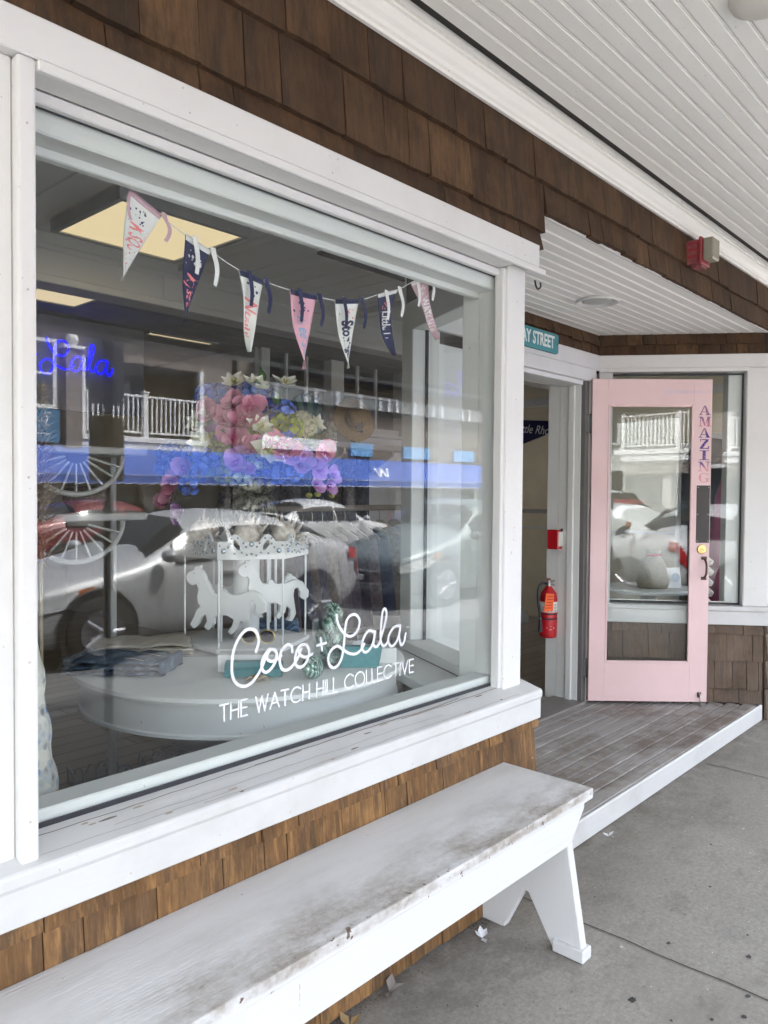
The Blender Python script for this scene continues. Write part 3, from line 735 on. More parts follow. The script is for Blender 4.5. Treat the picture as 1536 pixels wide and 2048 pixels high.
for xx in (-.4, 1.02, 2.44, 3.86, 5.28):
    box('ceiling_batten', M_ceil, CEIL, xx, xx+.11, 1.68, 3.80, 2.645, 2.6835, .004)
for yy in (2.52,): box('ceiling_batten', M_ceil, CEIL, -2, 7.2, yy, yy+.09, 2.660, 2.6830, .004)
beam = box('ceiling_beam', M_ceil, None, -3, 7.2, 3.802, 3.96, 2.44, 2.78, .004); struct(beam)
box('beam_trim', M_ceil, beam, -3, 7.2, 3.775, 3.8018, 2.435, 2.475, .004)
box('beam_trim', M_ceil, beam, -3, 7.2, 3.785, 3.8018, 2.60, 2.63, .004)
for xx in (.9, 2.35, 3.8): box('beam_joint', M_ceil, beam, xx, xx+.02, 3.79, 3.8018, 2.4755, 2.5995, .002)
REAR = MB().box(-3, 7.3, 3.96, 9, 2.60, 2.70).build('rear_ceiling', M_sheath); struct(REAR)
y = 3.97
while y < 8.9:
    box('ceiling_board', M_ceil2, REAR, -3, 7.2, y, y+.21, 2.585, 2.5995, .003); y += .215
bw = box('back_wall', pm('back_wall_paint', (.6, .6, .59), .8), None, -3, 4.0, 8.3, 8.4, .1, 2.6); struct(bw)
M_part = pm('partition_paint', (.72, .71, .69), .7, var=.06)
pw = MB().box(3.93, 4.02, 5.0, 8.3, .1, 2.585).box(4.02, 7.3, 5.0, 5.1, .1, 2.02).box(4.02, 7.3, 5.0, 5.1, 2.66, 2.70).box(5.72, 7.3, 5.0, 5.1, 2.02, 2.66).build('partition_wall', M_part); struct(pw)
rwall = box('right_room_wall', pm('beige_wall_paint', (.80, .72, .55), .7, var=.05), None, 7.2, 7.3, 1.62, 9, .1, 2.7); struct(rwall)
box('dado_trim', M_part, rwall, 7.18, 7.2, 1.7, 9, 1.04, 1.06)
box('picture_rail', M_part, rwall, 7.17, 7.2, 1.7, 9, 2.34, 2.42)
lw_ = box('left_room_wall', M_part, None, -3.0, -2.9, 1.6, 9, .1, 2.7); struct(lw_)
fwall = MB().box(-3, .56, GY+.03, GY+.11, .1, 2.7).box(.56, 2.4, GY+.03, GY+.11, .1, .655).box(.56, 2.4, GY+.03, GY+.11, 2.245, 2.7).build('front_wall_lining', M_white_in); struct(fwall)
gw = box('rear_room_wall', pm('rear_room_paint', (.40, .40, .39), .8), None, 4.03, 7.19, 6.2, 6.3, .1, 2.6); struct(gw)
# interior window in the partition: white frame, glazing bars and panes
IW = thing('interior_window', (4.85, 5.0, 2.02), 0, 'white many-paned interior window high on the rear partition wall', 'window')
def iw(name, m, x0, x1, y0, y1, z0, z1): return box(name, m, IW, x0, x1, y0, y1, z0, z1, .004)
iw('frame', M_white_in, 3.96, 5.78, 4.955, 4.998, 2.62, 2.69); iw('frame', M_white_in, 3.96, 4.05, 4.956, 4.998, 1.96, 2.619); iw('frame', M_white_in, 5.69, 5.78, 4.956, 4.998, 1.96, 2.619)
iw('sill', M_white_in, 3.93, 5.81, 4.93, 4.998, 1.93, 1.9595)
iw('mullion', M_white_in, 4.74, 4.90, 4.957, 5.06, 1.96, 2.6195)
for x in (4.27, 4.50, 5.13, 5.38): iw('glazing_bar', M_white_in, x, x+.028, 5.02, 5.05, 2.02, 2.62)
for x0, x1 in ((4.05, 4.74), (4.90, 5.69)):
    iw('glazing_bar', M_white_in, x0, x1, 5.021, 5.049, 2.30, 2.328)
    box('pane', M_glass, IW, x0, x1, 5.052, 5.056, 2.02, 2.62)

# ================================================================ outside things
# --- bench
BENCH = thing('bench', (1.2, 1.31, 0), 0, 'long white painted wooden bench with worn front edge under the display window', 'bench')
BX0, BX1 = -1.30, 2.242
MB().box(BX0, BX1, 1.134, 1.474, .462, .497).build('seat', M_bench, BENCH, .007, seg=3)
MB().prism([(BX0+.02, .345), (BX1-.115, .345), (BX1-.030, .435), (BX1-.026, .4615), (BX0+.02, .4615)], lambda a, b, t: (a, t, b), 1.150, 1.176).build('apron', M_bench, BENCH, .003)
# the apron's end is cut on a slant
for lx in (-1.05, 2.138):
    y0, y1 = 1.106, 1.455
    poly = [(1.178, .4612), (1.460, .4612), (1.474, .0), (1.386, .0), (1.312, .150), (1.296, .150), (1.203, .0), (1.098, .0)]
    MB().prism(poly, lambda a, b, t: (t, a, b), lx-.016, lx+.016).build('leg', M_bench, BENCH, .003)
    MB().box(lx-.028, lx+.026, 1.094, 1.200, .002, .040).build('foot_block', M_bench, BENCH, .003)
for z0, z1, w in ((.437, .424, .0016), (.419, .402, .0012), (.397, .391, .0009)):
    MB().add([(1.02, 1.1488, z0), (1.02+w, 1.1488, z0-.001), (1.0205+w*.7, 1.1488, z1), (1.0205, 1.1488, z1)], [(0, 1, 2, 3)]).build('rust_drip', simple('rust_drip', (.40, .28, .22), .8), BENCH)

# --- litter and stains on the sidewalk
def blot(name, x, y, r, col, label, seed, z=.0022):
    rg = random.Random(seed); n = 18
    ph = [rg.uniform(.6, 1.15) for _ in range(n)]
    o = MB().add([(x+r*ph[k]*math.cos(2*math.pi*k/n), y+r*.8*ph[k]*math.sin(2*math.pi*k/n), z+.00006*seed) for k in range(n)], [tuple(range(n))]).build(name, simple('gum_%d' % int(col*1000), (col, col*.97, col*.93), .8), side)
for i, (x, y, r, c) in enumerate(((2.06, .915, .014, .045), (2.98, .80, .020, .05), (2.93, .62, .012, .05), (2.74, .66, .009, .06), (2.13, .72, .007, .06), (2.5, .74, .011, .05), (2.38, 1.25, .012, .55), (2.28, 1.05, .008, .5), (2.05, .80, .006, .05), (1.9, .72, .006, .05), (2.3, .68, .009, .06), (2.4, .95, .010, .06),
                                   (2.62, .78, .006, .05), (2.85, .98, .007, .05), (3.2, 1.1, .007, .06), (2.2, .66, .010, .05), (3.5, .95, .008, .06), (1.72, .80, .005, .05), (2.55, .55, .010, .06))):
    blot('gum_spot', x, y, r, c, '', i+1)
LM = {'dry': simple('dry_leaf', (.30, .20, .09), .8), 'pale': simple('paper_scrap', (.72, .72, .73), .8), 'grey': simple('grey_leaf', (.26, .23, .20), .9)}
def scrap(x, y, z, s, kind, seed, label):
    rg = random.Random(seed); mb = MB()
    for k in range(4):
        a = rg.uniform(0, 6.28); l = s*rg.uniform(.6, 1.2); w = l*.28; t = rg.uniform(.1, .8)
        d = Vector((math.cos(a)*math.cos(t), math.sin(a)*math.cos(t), math.sin(t))); sd_ = Vector((-math.sin(a), math.cos(a), .2))
        p = Vector((x, y, z)); mb.add([p, p+d*l*.5+sd_*w, p+d*l, p+d*l*.5-sd_*w+Vector((0, 0, .004))], [(0, 1, 2, 3)])
    o = mb.build('dry_leaf' if kind != 'pale' else 'paper_scrap', LM[kind]); tag(o, label, 'litter', 'litter along the wall foot'); return o
scrap(2.02, 1.40, .002, .035, 'pale', 1, 'pale torn scrap lying beside the inner bench leg')
scrap(1.62, 1.44, .002, .045, 'grey', 2, 'grey dried leaf cluster at the wall foot under the bench')
scrap(1.44, 1.42, .002, .040, 'dry', 3, 'brown dry leaf lying under the bench nearest the camera')
scrap(2.98, 1.44, .002, .030, 'pale', 4, 'small white scrap against the deck edge past the bench')
def debris():
    mb = MB(); rg = random.Random(11)
    for _ in range(420):
        x = rg.choice((rg.uniform(1.2, 2.3), rg.gauss(2.08, .06), rg.gauss(1.5, .08), rg.uniform(2.4, 5.1))); y = 1.468-abs(rg.gauss(0, .022)); s = rg.uniform(.002, .006)
        a = rg.uniform(0, 6.28); d = Vector((math.cos(a), math.sin(a), 0))*s; e = Vector((-math.sin(a), math.cos(a), .5))*s*.5
        p = Vector((x, y, .003)); mb.add([p-d, p+e, p+d, p-e*.3+Vector((0, 0, .001))], [(0, 1, 2, 3)])
    o = mb.build('leaf_litter', simple('litter', (.13, .10, .07), .95)); tag(o, 'fine brown leaf litter and grit along the wall foot', 'litter', None, 'stuff')
debris()

def grit():
    rg = random.Random(17)
    for nm, c, n in (('dark_grit', (.10, .09, .08), 150), ('pale_grit', (.70, .69, .66), 90)):
        mb = MB()
        for _ in range(n):
            x = rg.uniform(1.3, 5.2); y = rg.uniform(-.4, 1.45); s = rg.uniform(.0012, .0042); m = 6
            mb.add([(x+s*rg.uniform(.5, 1.2)*math.cos(6.283*k/m), y+s*rg.uniform(.5, 1.2)*math.sin(6.283*k/m), .0030+.001*(k % 2)) for k in range(m)], [tuple(range(m))])
        tag(mb.build(nm, simple(nm, c, .9)), 'fine %s specks scattered over the concrete sidewalk' % nm.split('_')[0], 'grit', None, 'stuff')
grit()
for k in range(9):
    for yy in (1.20, 1.42): MB().lathe([(.0032, .4972), (.0028, .4978), (0, .498)], 8, (-1.02+.42*k+.004*(yy > 1.3), yy, 0)).build('screw_head', simple('painted_screw', (.55, .52, .48), .6), BENCH)

# --- alarm strobe on the shingles over the entry
AL = thing('fire_alarm_strobe', (3.83, 1.47, 2.60), 0, 'weathered red fire alarm strobe with clear lens on dark shingles', 'alarm')
M_ared = simple('faded_alarm_red', (.25, .07, .072), .6, var=.3, scale=60); M_ared2 = simple('alarm_red_dark', (.27, .03, .04), .5)
o = MB().box(-.05, .05, -.060, .01, -.06, .055).build('housing', M_ared, AL, .008, world=False)
MB().box(-.058, .058, -.075, -.0602, -.066, .062).build('bezel', M_ared2, AL, .003, world=False)
MB().box(-.045, .045, -.125, -.0752, -.048, .055).build('lens', simple('alarm_lens', (.27, .25, .195), .35), AL, .006, world=False)
for zz in (-.035, 0, .03): MB().box(-.0525, -.0502, -.055, -.005, zz, zz+.016).build('rib', M_ared2, AL, .001, world=False)
MB().box(-.04, .03, -.07, -.02, -.078, -.0605).build('bracket', M_ared, AL, .003, world=False)

# --- lamps in soffit and canopy
SL = thing('recessed_downlight', (3.76, 1.925, SZ), 0, 'round white recessed downlight in the entry soffit', 'ceiling light')
MB().lathe([(.082, .02), (.082, .004), (.110, -.001), (.112, -.008), (.108, -.014), (.092, -.010), (.080, .0), (.060, .012), (0, .016)], 32).build('trim_ring', M_white, SL, smooth=.7, world=False)
MB().lathe([(.078, -.003), (.06, -.006), (0, -.007)], 28).build('diffuser', simple('frosted_lens', (.55, .55, .53), .5), SL, smooth=True, world=False)
CL = thing('canopy_lamp', (2.215, .668, CZ), 0, 'round off-white lamp on the canopy ceiling in the top corner', 'ceiling light')
MB().lathe([(.085, .001), (.085, -.008), (.080, -.018), (.060, -.026), (0, -.029)], 32).build('lamp_cover', simple('lamp_cover', (.62, .60, .54), .5), CL, smooth=True, world=False)
HK = thing('wall_hook', (2.425, 1.475, 2.19), 0, 'small dark metal hook hanging under the window header end', 'hook')
MB().tube(smooth_path([(0, .01, 0), (0, .006, -.02), (0, -.004, -.034), (0, -.014, -.026), (0, -.012, -.012)], 4), .0035, 6).build('hook_wire', M_plate, HK, smooth=True, world=False)

# --- street name board over the door
ST = thing('street_sign', (3.768, 2.300, 2.287), 0, 'teal street name board reading BAY STREET over the doorway', 'sign')
pl = MB()
hw, hh, cr = .243, .056, .014
prof = [(sx*(hw-cr)+cr*math.cos(a), sz*(hh-cr)+cr*math.sin(a)) for sx, sz, a0 in ((1, 1, 0), (-1, 1, 90), (-1, -1, 180), (1, -1, 270)) for a in [R(a0+k*22.5) for k in range(5)]]
pl.prism(prof, lambda a, b, t: (a, t, b), -.008, .008); pl.build('board', simple('teal_sign_paint', (.055, .25, .27), .5), ST, .0015, world=False)
tm = text_mesh('BAY STREET', .098, .0008, 0, 'CENTER', .0022)
obj('lettering', tm, simple('sign_white', (.80, .82, .80), .5), ST, False, Matrix.Translation((0, -.0092, .0)) @ Matrix.Rotation(R(90), 4, 'X') @ Matrix.Scale(.73, 4, (1, 0, 0)))
for sx in (-1, 1): MB().lathe([(.005, 0), (.004, .002), (0, .003)], 8).build('screw', M_plate, ST, world=False, mw=Matrix.Translation((sx*.230, -.008, .0)) @ Matrix.Rotation(R(90), 4, 'X'))

# --- fire extinguisher and red box just inside the doorway
STUB = box('door_side_wall', M_white_in, None, 4.405, 4.47, 2.5005, 2.585, .10, 2.7, .003); struct(STUB)
FX = thing('fire_extinguisher', (4.372, 2.545, .50), R(-30), 'red fire extinguisher with orange tag hanging just inside the doorway', 'fire extinguisher')
M_red = simple('extinguisher_red', (.50, .012, .02), .25, coat=.5)
MB().lathe([(0, 0), (.048, .0), (.055, .008), (.056, .02), (.056, .25), (.050, .285), (.030, .312), (.020, .322), (.018, .33)], 28).build('cylinder', M_red, FX, smooth=.9, world=False)
MB().lathe([(.0566, .15), (.0566, .158)], 28).lathe([(.0572, .118), (.0572, .128)], 28).build('band', M_black, FX, smooth=True, world=False)
MB().lathe([(.0568, .165), (.0568, .232)], 28).build('instruction_label', simple('label_white', (.78, .77, .73), .5), FX, smooth=True, world=False)
mb = MB(); rg = random.Random(3)
for k in range(16):
    a = R(-150+(k % 5)*24+rg.uniform(-3, 3)); z = .172+(k//5)*.018; r = .0574
    for q in range(1): mb.add([(r*math.cos(a), r*math.sin(a), z), (r*math.cos(a+.13), r*math.sin(a+.13), z), (r*math.cos(a+.12), r*math.sin(a+.12), z+.011), (r*math.cos(a+.02), r*math.sin(a+.02), z+.011)], [(0, 1, 2, 3)])
mb.build('label_print', M_black, FX, world=False)
mb = MB()
a0 = R(-105)
mb.add([(.0576*math.cos(a0+dx), .0576*math.sin(a0+dx), .066+dz) for dx, dz in ((-.5, 0), (0, -.012), (.5, 0), (0, .012))], [(0, 1, 2, 3)])
mb.build('maker_badge', MATS['label_white'], FX, world=False)
MB().lathe([(.018, .33), (.018, .345), (.012, .35), (.012, .365), (0, .366)], 14).build('valve', M_steel, FX, smooth=.6, world=False)
MB().tube([(0, 0, .355), (.035, 0, .362), (.07, 0, .366)], .005, 6).tube([(0, 0, .348), (.035, 0, .335), (.075, 0, .30)], .005, 6).build('lever', M_steel, FX, world=False)
MB().lathe([(.012, .366), (.014, .372), (.006, .378), (0, .38)], 10).build('valve_knob', M_ared2, FX, world=False)
MB().tube(smooth_path([(-.015, 0, .345), (-.05, -.01, .35), (-.078, -.012, .32), (-.084, -.014, .25), (-.076, -.02, .17), (-.070, -.022, .13)], 5), .0085, 8).build('hose', M_black, FX, smooth=True, world=False)
MB().tube([(-.070, -.022, .135), (-.070, -.022, .125)], .006, 8).build('hose_ferrule', M_steel, FX, world=False)
MB().tube([(-.070, -.022, .125), (-.069, -.022, .04)], [.010, .014], 10).build('nozzle', M_black, FX, world=False)
TG = MB(); TG.add([(-.068, -.062, .175), (-.004, -.066, .178), (.004, -.062, .285), (-.052, -.058, .290)], [(0, 1, 2, 3)]); TG.build('service_tag', simple('orange_tag', (.90, .13, .02), .6), FX, world=False)
mb = MB()
for k in range(5): mb.add([(-.058+.003*k, -.0665, .195+.018*k), (-.012+.002*k, -.0690, .196+.018*k), (-.012+.002*k, -.0690, .200+.018*k), (-.058+.003*k, -.0665, .199+.018*k)], [(0, 1, 2, 3)])
mb.build('tag_print', simple('tag_ink', (.30, .03, .01), .7), FX, world=False)
PB = thing('alarm_call_point', (4.385, 2.51, 1.13), 0, 'small red alarm call point with white face beside the doorway', 'alarm')
MB().box(-.035, .0195, -.04, .04, -.062, .062).build('housing', M_red, PB, .005, world=False)
MB().box(-.030, .018, -.043, -.0402, -.042, .05).build('face', MATS['label_white'], PB, .001, world=False)
MB().box(-.008, .018, -.044, -.0405, .052, .070).build('cap', M_black, PB, .001, world=False)

# --- flag and grab bar on the beige wall far inside the door
WPN = thing('wall_pennant', (7.17, 4.15, 2.06), 0, 'navy felt pennant pinned on the beige wall seen through the doorway', 'pennant')
MB().add([(0, .50, .155), (0, .50, -.155), (0, -.30, .09), (-.004, .50, .155), (-.004, .50, -.155), (-.004, -.30, .09)], [(0, 1, 2), (3, 5, 4), (0, 3, 4, 1), (1, 4, 5, 2), (2, 5, 3, 0)]).build('felt', simple('navy_felt', (.022, .026, .085), .9), WPN, world=False)
tm = text_mesh('Little Rhody', .13, 0, .25); obj('lettering', tm, M_decal, WPN, False, Matrix.Translation((-.0055, .20, .03)) @ Matrix.Rotation(R(7), 4, 'X') @ Matrix(((0, 0, -1, 0), (-1, 0, 0, 0), (0, 1, 0, 0), (0, 0, 0, 1))) @ Matrix.Scale(.8, 4, (1, 0, 0)))
GB_ = box('wall_rail', M_steel, None, 7.10, 7.13, 3.9, 4.6, 1.21, 1.25, .004); tag(GB_, 'short metal rail mounted on the beige wall inside the door', 'rail')
CB = thing('desk_fan_base', (6.75, 4.35, .1), 0, 'grey round appliance on the floor inside the doorway', 'appliance')
MB().lathe([(.0, 0), (.16, 0), (.17, .03), (.15, .10), (.08, .15), (0, .16)], 24).build('body', simple('grey_plastic', (.42, .42, .41), .5), CB, smooth=True, world=False)
MB().tube(smooth_path([(.05, .02, .15), (.1, .1, .4), (.2, .12, .42), (.28, .1, .1)], 6), .008, 6).build('cable', M_black, CB, smooth=True, world=False)

# ================================================================ display table
TC = (1.864, 2.436); TZ = .780
TB = thing('display_table', (TC[0], TC[1], .10), 0, 'round white painted display table behind the main window', 'table')
M_tbl = white_paint('table_paint', base=(.88, .89, .87), dirt=.08, bstr=.08)
tz = TZ-.10
MB().lathe([(0, tz-.03), (.615, tz-.03), (.628, tz-.026), (.632, tz-.016), (.628, tz-.004), (.618, tz), (0, tz)], 72).build('tabletop', M_tbl, TB, smooth=.6, world=False)
MB().lathe([(.598, tz-.0305), (.600, tz-.125), (.606, tz-.130), (.606, tz-.140), (.590, tz-.143), (.55, tz-.143), (.55, tz-.0305)], 72).build('apron', M_tbl, TB, smooth=.6, world=False)
mb = MB(); mb.box(-.55, .56, -.0012, .0012, tz+.0003, tz+.0012); mb.build('leaf_joint', simple('seam', (.3, .3, .29), .8), TB, world=False, mw=Matrix.Rotation(R(-40), 4, 'Z'))
if 1:
    MB().lathe([(.22, 0), (.21, .03), (.09, .07), (.06, .12), (.055, .30), (.085, .42), (.10, tz-.1435)], 24).build('pedestal', M_tbl, TB, smooth=.6, world=False)

# --- carousel stand on the table
CX, CY = 2.005, 2.605
CR = thing('carousel_stand', (CX, CY, TZ), R(0), 'white wooden carousel display stand with horses on the round table', 'display stand')
M_car = white_paint('carousel_paint', base=(.87, .88, .88), dirt=.03, bstr=.06)
def ring(n, r, a0=0): return [(r*math.cos(a0+2*math.pi*k/n), r*math.sin(a0+2*math.pi*k/n)) for k in range(n)]
A0 = YAW + R(180) - R(15)
MB().prism(ring(6, .268, A0), lambda a, b, t: (a, b, t), .012, .030).build('base', M_car, CR, .002, world=False)
MB().lathe([(.20, 0), (.20, .0118)], 24).build('turntable', M_car, CR, world=False)
MB().lathe([(.055, .0305), (.055, .405)], 24).build('centre_column', M_car, CR, smooth=.6, world=False)
MB().prism(ring(6, .255, A0), lambda a, b, t: (a, b, t), .405, .416).build('roof_plate', M_car, CR, world=False)
jew = MB().sphere((0, 0, 0), (.0045, .0045, .003), 8, 4).mesh('jewel', smooth=True); jew.materials.append(simple('rhinestone', (.62, .66, .72), .12, metal=.7))
jewb = MB().sphere((0, 0, 0), (.0105, .0105, .005), 10, 5).mesh('jewel', smooth=True); jewb.materials.append(simple('big_rhinestone', (.52, .60, .70), .12, metal=.7))
# one scalloped panel with two leaf-shaped cut-outs: a strip-built outline with holes
def panel_mesh(L):
    nx, nz = 64, 18; vs = {}; mb = MB()
    def top(x):
        u = x/L
        return .070+.028*max(0, math.cos((u-.26)*2*math.pi*2.1))**.8*(abs(u-.26) < .17)+.028*max(0, math.cos((u-.74)*2*math.pi*2.1))**.8*(abs(u-.74) < .17)
    def hole(x, z):
        for cx, s in ((.29*L, 1), (.71*L, -1)):
            dx = x-cx; dz = z-.052
            a = R(30)*s; p = dx*math.cos(a)+dz*math.sin(a); q = -dx*math.sin(a)+dz*math.cos(a)
            if abs(q) < .026 and abs(p) < .0085*(1-(q/.026)**2)**.5*(1+.5*q/.026): return True
        return False
    for i in range(nx):
        x0, x1 = L*i/nx, L*(i+1)/nx
        for j in range(nz):
            def zz(x, jj): return top(x)*jj/nz
            xc = (x0+x1)/2; zc = (zz(xc, j)+zz(xc, j+1))/2
            if hole(xc, zc): continue
            mb.add([(x0, 0, zz(x0, j)), (x1, 0, zz(x1, j)), (x1, 0, zz(x1, j+1)), (x0, 0, zz(x0, j+1))], [(0, 1, 2, 3)])
    me = mb.mesh('valance_panel')
    bm = bmesh.new(); bm.from_mesh(me); bmesh.ops.solidify(bm, geom=bm.faces[:], thickness=.008); bm.to_mesh(me); bm.free(); me.materials.append(M_car); return me
RP = .262; Lp = 2*RP*math.sin(math.pi/6)
pme = panel_mesh(Lp)
cor = ring(6, RP, A0)
for k in range(6):
    a = Vector(cor[k]); b = Vector(cor[(k+1) % 6]); d = (b-a).normalized(); nn = Vector((d.y, -d.x))
    mw = Matrix(((d.x, -nn.x, 0, a.x), (d.y, -nn.y, 0, a.y), (0, 0, 1, .378), (0, 0, 0, 1)))
    pnl = obj('valance_panel', pme, None, CR, False, mw)
    rj = random.Random(5)
    for (u, z, big) in ((.5, .060, 1), (.09, .034, 1), (.91, .034, 1), (.42, .05, 0), (.58, .05, 0), (.36, .028, 0), (.64, .028, 0), (.5, .022, 0), (.2, .062, 0), (.8, .062, 0), (.16, .048, 0), (.84, .048, 0), (.25, .024, 0), (.75, .024, 0), (.2, .083, 0), (.8, .083, 0), (.3, .084, 0), (.7, .084, 0), (.38, .064, 0), (.62, .064, 0), (.04, .055, 0), (.96, .055, 0), (.43, .018, 0), (.57, .016, 0)):
        obj('jewel', jewb if big else jew, None, pnl, False, Matrix.Translation((u*Lp, -.0045 if 1 else 0, z)) @ Matrix.Rotation(R(90), 4, 'X'))
    # corner poles
    q = a*.955
    MB().tube([(q.x, q.y, .030), (q.x, q.y, .405)], .0042, 8).build('corner_pole', M_car, CR, world=False)
HORSE = [(-.098, .150), (-.104, .138), (-.100, .122), (-.085, .112), (-.072, .116), (-.066, .100), (-.070, .080), (-.068, .062), (-.060, .050), (-.072, .040), (-.080, .020), (-.092, -.004), (-.080, -.016), (-.066, -.004), (-.056, .018), (-.044, .026), (-.040, .008), (-.050, -.010), (-.036, -.020), (-.018, -.002), (-.016, .022), (.020, .026), (.040, .014), (.036, -.004), (.022, -.022), (.034, -.032), (.056, -.010), (.062, .012), (.074, -.002), (.070, -.026), (.062, -.038), (.080, -.042), (.094, -.016), (.088, .020), (.084, .048), (.088, .068), (.100, .072), (.108, .056), (.106, .040), (.120, .030), (.136, .038), (.138, .060), (.126, .076), (.116, .092), (.098, .100), (.078, .096), (.060, .088), (.036, .086), (.020, .090), (.012, .102), (.000, .102), (-.004, .088), (-.020, .090), (-.028, .100), (-.034, .118), (-.042, .130), (-.046, .142), (-.052, .154), (-.060, .158), (-.060, .172), (-.070, .166), (-.078, .168), (-.080, .158)]
def horse(x, y, rz, z, s=1.0):
    h = MB().prism([(p[0]*s, p[1]*s) for p in HORSE], lambda a, b, t: (a, t, b), -.015, .015).build('horse', M_car, CR, .0022, world=False, mw=Matrix.Translation((x, y, z)) @ Matrix.Rotation(rz, 4, 'Z'))
    MB().tube([(x, y, .030), (x, y, .405)], .0062, 10).build('horse_pole', M_car, CR, world=False)
    for sg in (1, -1): MB().sphere((0, 0, 0), .0028, 6, 4).build('eye', simple('horse_eye', (.35, .36, .38), .4), h, world=False, mw=Matrix.Translation((-.078*s, sg*.0152, .148*s)))
rt2 = Vector((rt0.x, rt0.y)); fw2 = Vector((fw0.x, fw0.y))
def cpos(r, f): q = rt2*r+fw2*f; return q.x, q.y
ha = math.atan2(rt0.y, rt0.x)
x, y = cpos(-.085, -.10); horse(x, y, ha+R(-6), .105, 1.38)
x, y = cpos(.095, -.02); horse(x, y, ha+R(22), .150, 1.25)
x, y = cpos(-.07, .13); horse(x, y, ha+R(172), .14, 1.0)
x, y = cpos(.10, .16); horse(x, y, ha+R(200), .13, .9)

# --- urn and bouquet
UR = thing('metal_urn', (CX, CY, TZ+.4165), 0, 'dark embossed metal urn holding the bouquet on the carousel', 'urn')
def urn_mat():
    t = NT('embossed_metal'); v = t.coord((1, 1, 1), kind='obj')
    b = t.noise(v, 48, 4, .6); c = t.noise(v, 30, 3)
    col = t.ramp(b, [(.42, (.03, .032, .028)), (.6, (.30, .29, .24))])
    t.set(col, .38, .75); t.bump(b, .9, .004); return t.m
MB().lathe([(.045, 0), (.06, .004), (.052, .02), (.045, .03), (.085, .055), (.112, .09), (.122, .13), (.118, .165), (.104, .185), (.112, .195), (.118, .215), (.116, .24), (.108, .24), (.10, .20), (0, .19)], 36).xf(Matrix.Scale(1.16, 4, (0, 0, 1))).build('bowl', urn_mat(), UR, smooth=.9, world=False)
for k in range(12):
    a = 2*math.pi*k/12
    MB().tube(smooth_path([(.10*math.cos(a), .10*math.sin(a), .062), (.123*math.cos(a), .123*math.sin(a), .10), (.127*math.cos(a), .127*math.sin(a), .14), (.115*math.cos(a), .115*math.sin(a), .178)], 3), .004, 6).build('lobe_rib', simple('urn_rib', (.16, .155, .13), .3, metal=.9), UR, smooth=True, world=False)

BQ = thing('bouquet', (CX, CY, TZ+.65), 0, 'large bouquet of pink orchids, white lilies and blue hydrangeas in the urn', 'flowers')
def petal_mesh(l, w, cup, tip, mat, ruff=0):
    nx, ny = 5, 6; mb = MB(); rg = random.Random(int(l*1e5))
    P = []
    for j in range(ny+1):
        t = j/ny; ww = w*(math.sin(math.pi*(t*.86+.10))**(.6 if tip < .5 else .9))*(1-tip*t**2)
        for i in range(nx+1):
            u = i/nx*2-1
            P.append((u*ww, l*t, cup*l*(t**1.5)+.35*w*(u*u)*(1-t*.3)+ruff*l*math.sin(u*7+t*5)*t*.5))
    fs = [(j*(nx+1)+i, j*(nx+1)+i+1, (j+1)*(nx+1)+i+1, (j+1)*(nx+1)+i) for j in range(ny) for i in range(nx)]
    mb.add(P, fs); me = mb.mesh('petal', smooth=True); me.materials.append(mat); return me
def petal_mat(name, c0, c1):
    t = NT(name); v = t.coord(kind='obj'); y = t.sep(v)[1]
    mr = t.new('MapRange'); mr.inputs['From Min'].default_value = 0; mr.inputs['From Max'].default_value = .055; t.link(y, mr.inputs['Value'])
    oi = t.new('ObjectInfo').outputs['Random']
    n = t.noise(v, 160, 3)
    col = t.mix(mr.outputs['Result'], c0, c1)
    col = t.mix(t.math('MULTIPLY', t.ramp(n, [(.4, 0), (.7, 1)]), .35), col, c0)
    hs = t.new('HueSaturation'); t.link(col, hs.inputs['Color']); t.link(t.math('ADD', t.math('MULTIPLY', oi, .5), .8), hs.inputs['Value'])
    t.set(hs.outputs['Color'], .6, 0, .3); t.b.inputs['Subsurface Weight'].default_value = .0
    return t.m
PM = {'orchid': petal_mat('orchid_petal', (.46, .08, .20), (.74, .38, .50)), 'purple': petal_mat('purple_orchid', (.40, .14, .44), (.64, .44, .76)),
      'lily': petal_mat('lily_petal', (.66, .72, .45), (.90, .86, .88)), 'blue': petal_mat('blue_hydrangea', (.10, .18, .58), (.24, .40, .84)),
      'deep': petal_mat('deep_blue', (.03, .05, .30), (.06, .12, .48)), 'green': petal_mat('green_hydrangea', (.22, .28, .04), (.46, .50, .12)),
      'cream': petal_mat('cream_hydrangea', (.5, .5, .36), (.72, .70, .56)), 'pale': petal_mat('pale_green', (.35, .46, .32), (.5, .6, .45)), 'leaf': petal_mat('leaf_green', (.03, .08, .03), (.06, .14, .05))}
M_stem = simple('stem_green', (.08, .13, .05), .6)
PME = {('orchid', 0): petal_mesh(.052, .030, .25, .15, PM['orchid']), ('purple', 0): petal_mesh(.045, .026, .30, .15, PM['purple']),
       ('lily', 0): petal_mesh(.052, .022, .28, .62, PM['lily'], .05), ('leaf', 0): petal_mesh(.060, .022, .2, .9, PM['leaf'])}
for k in ('blue', 'deep', 'green', 'cream', 'pale'): PME[(k, 0)] = petal_mesh(.019 if k != 'cream' else .012, .012 if k != 'cream' else .008, .3, .1, PM[k], .1)
core_me = {}
def frame(n, roll=0):
    n = n.normalized(); u = n.orthogonal().normalized(); w = n.cross(u)
    return Matrix((u, w, n)).transposed().to_4x4() @ Matrix.Rotation(roll, 4, 'Z')
rb = random.Random(21)
BC = Vector((0, 0, .0))
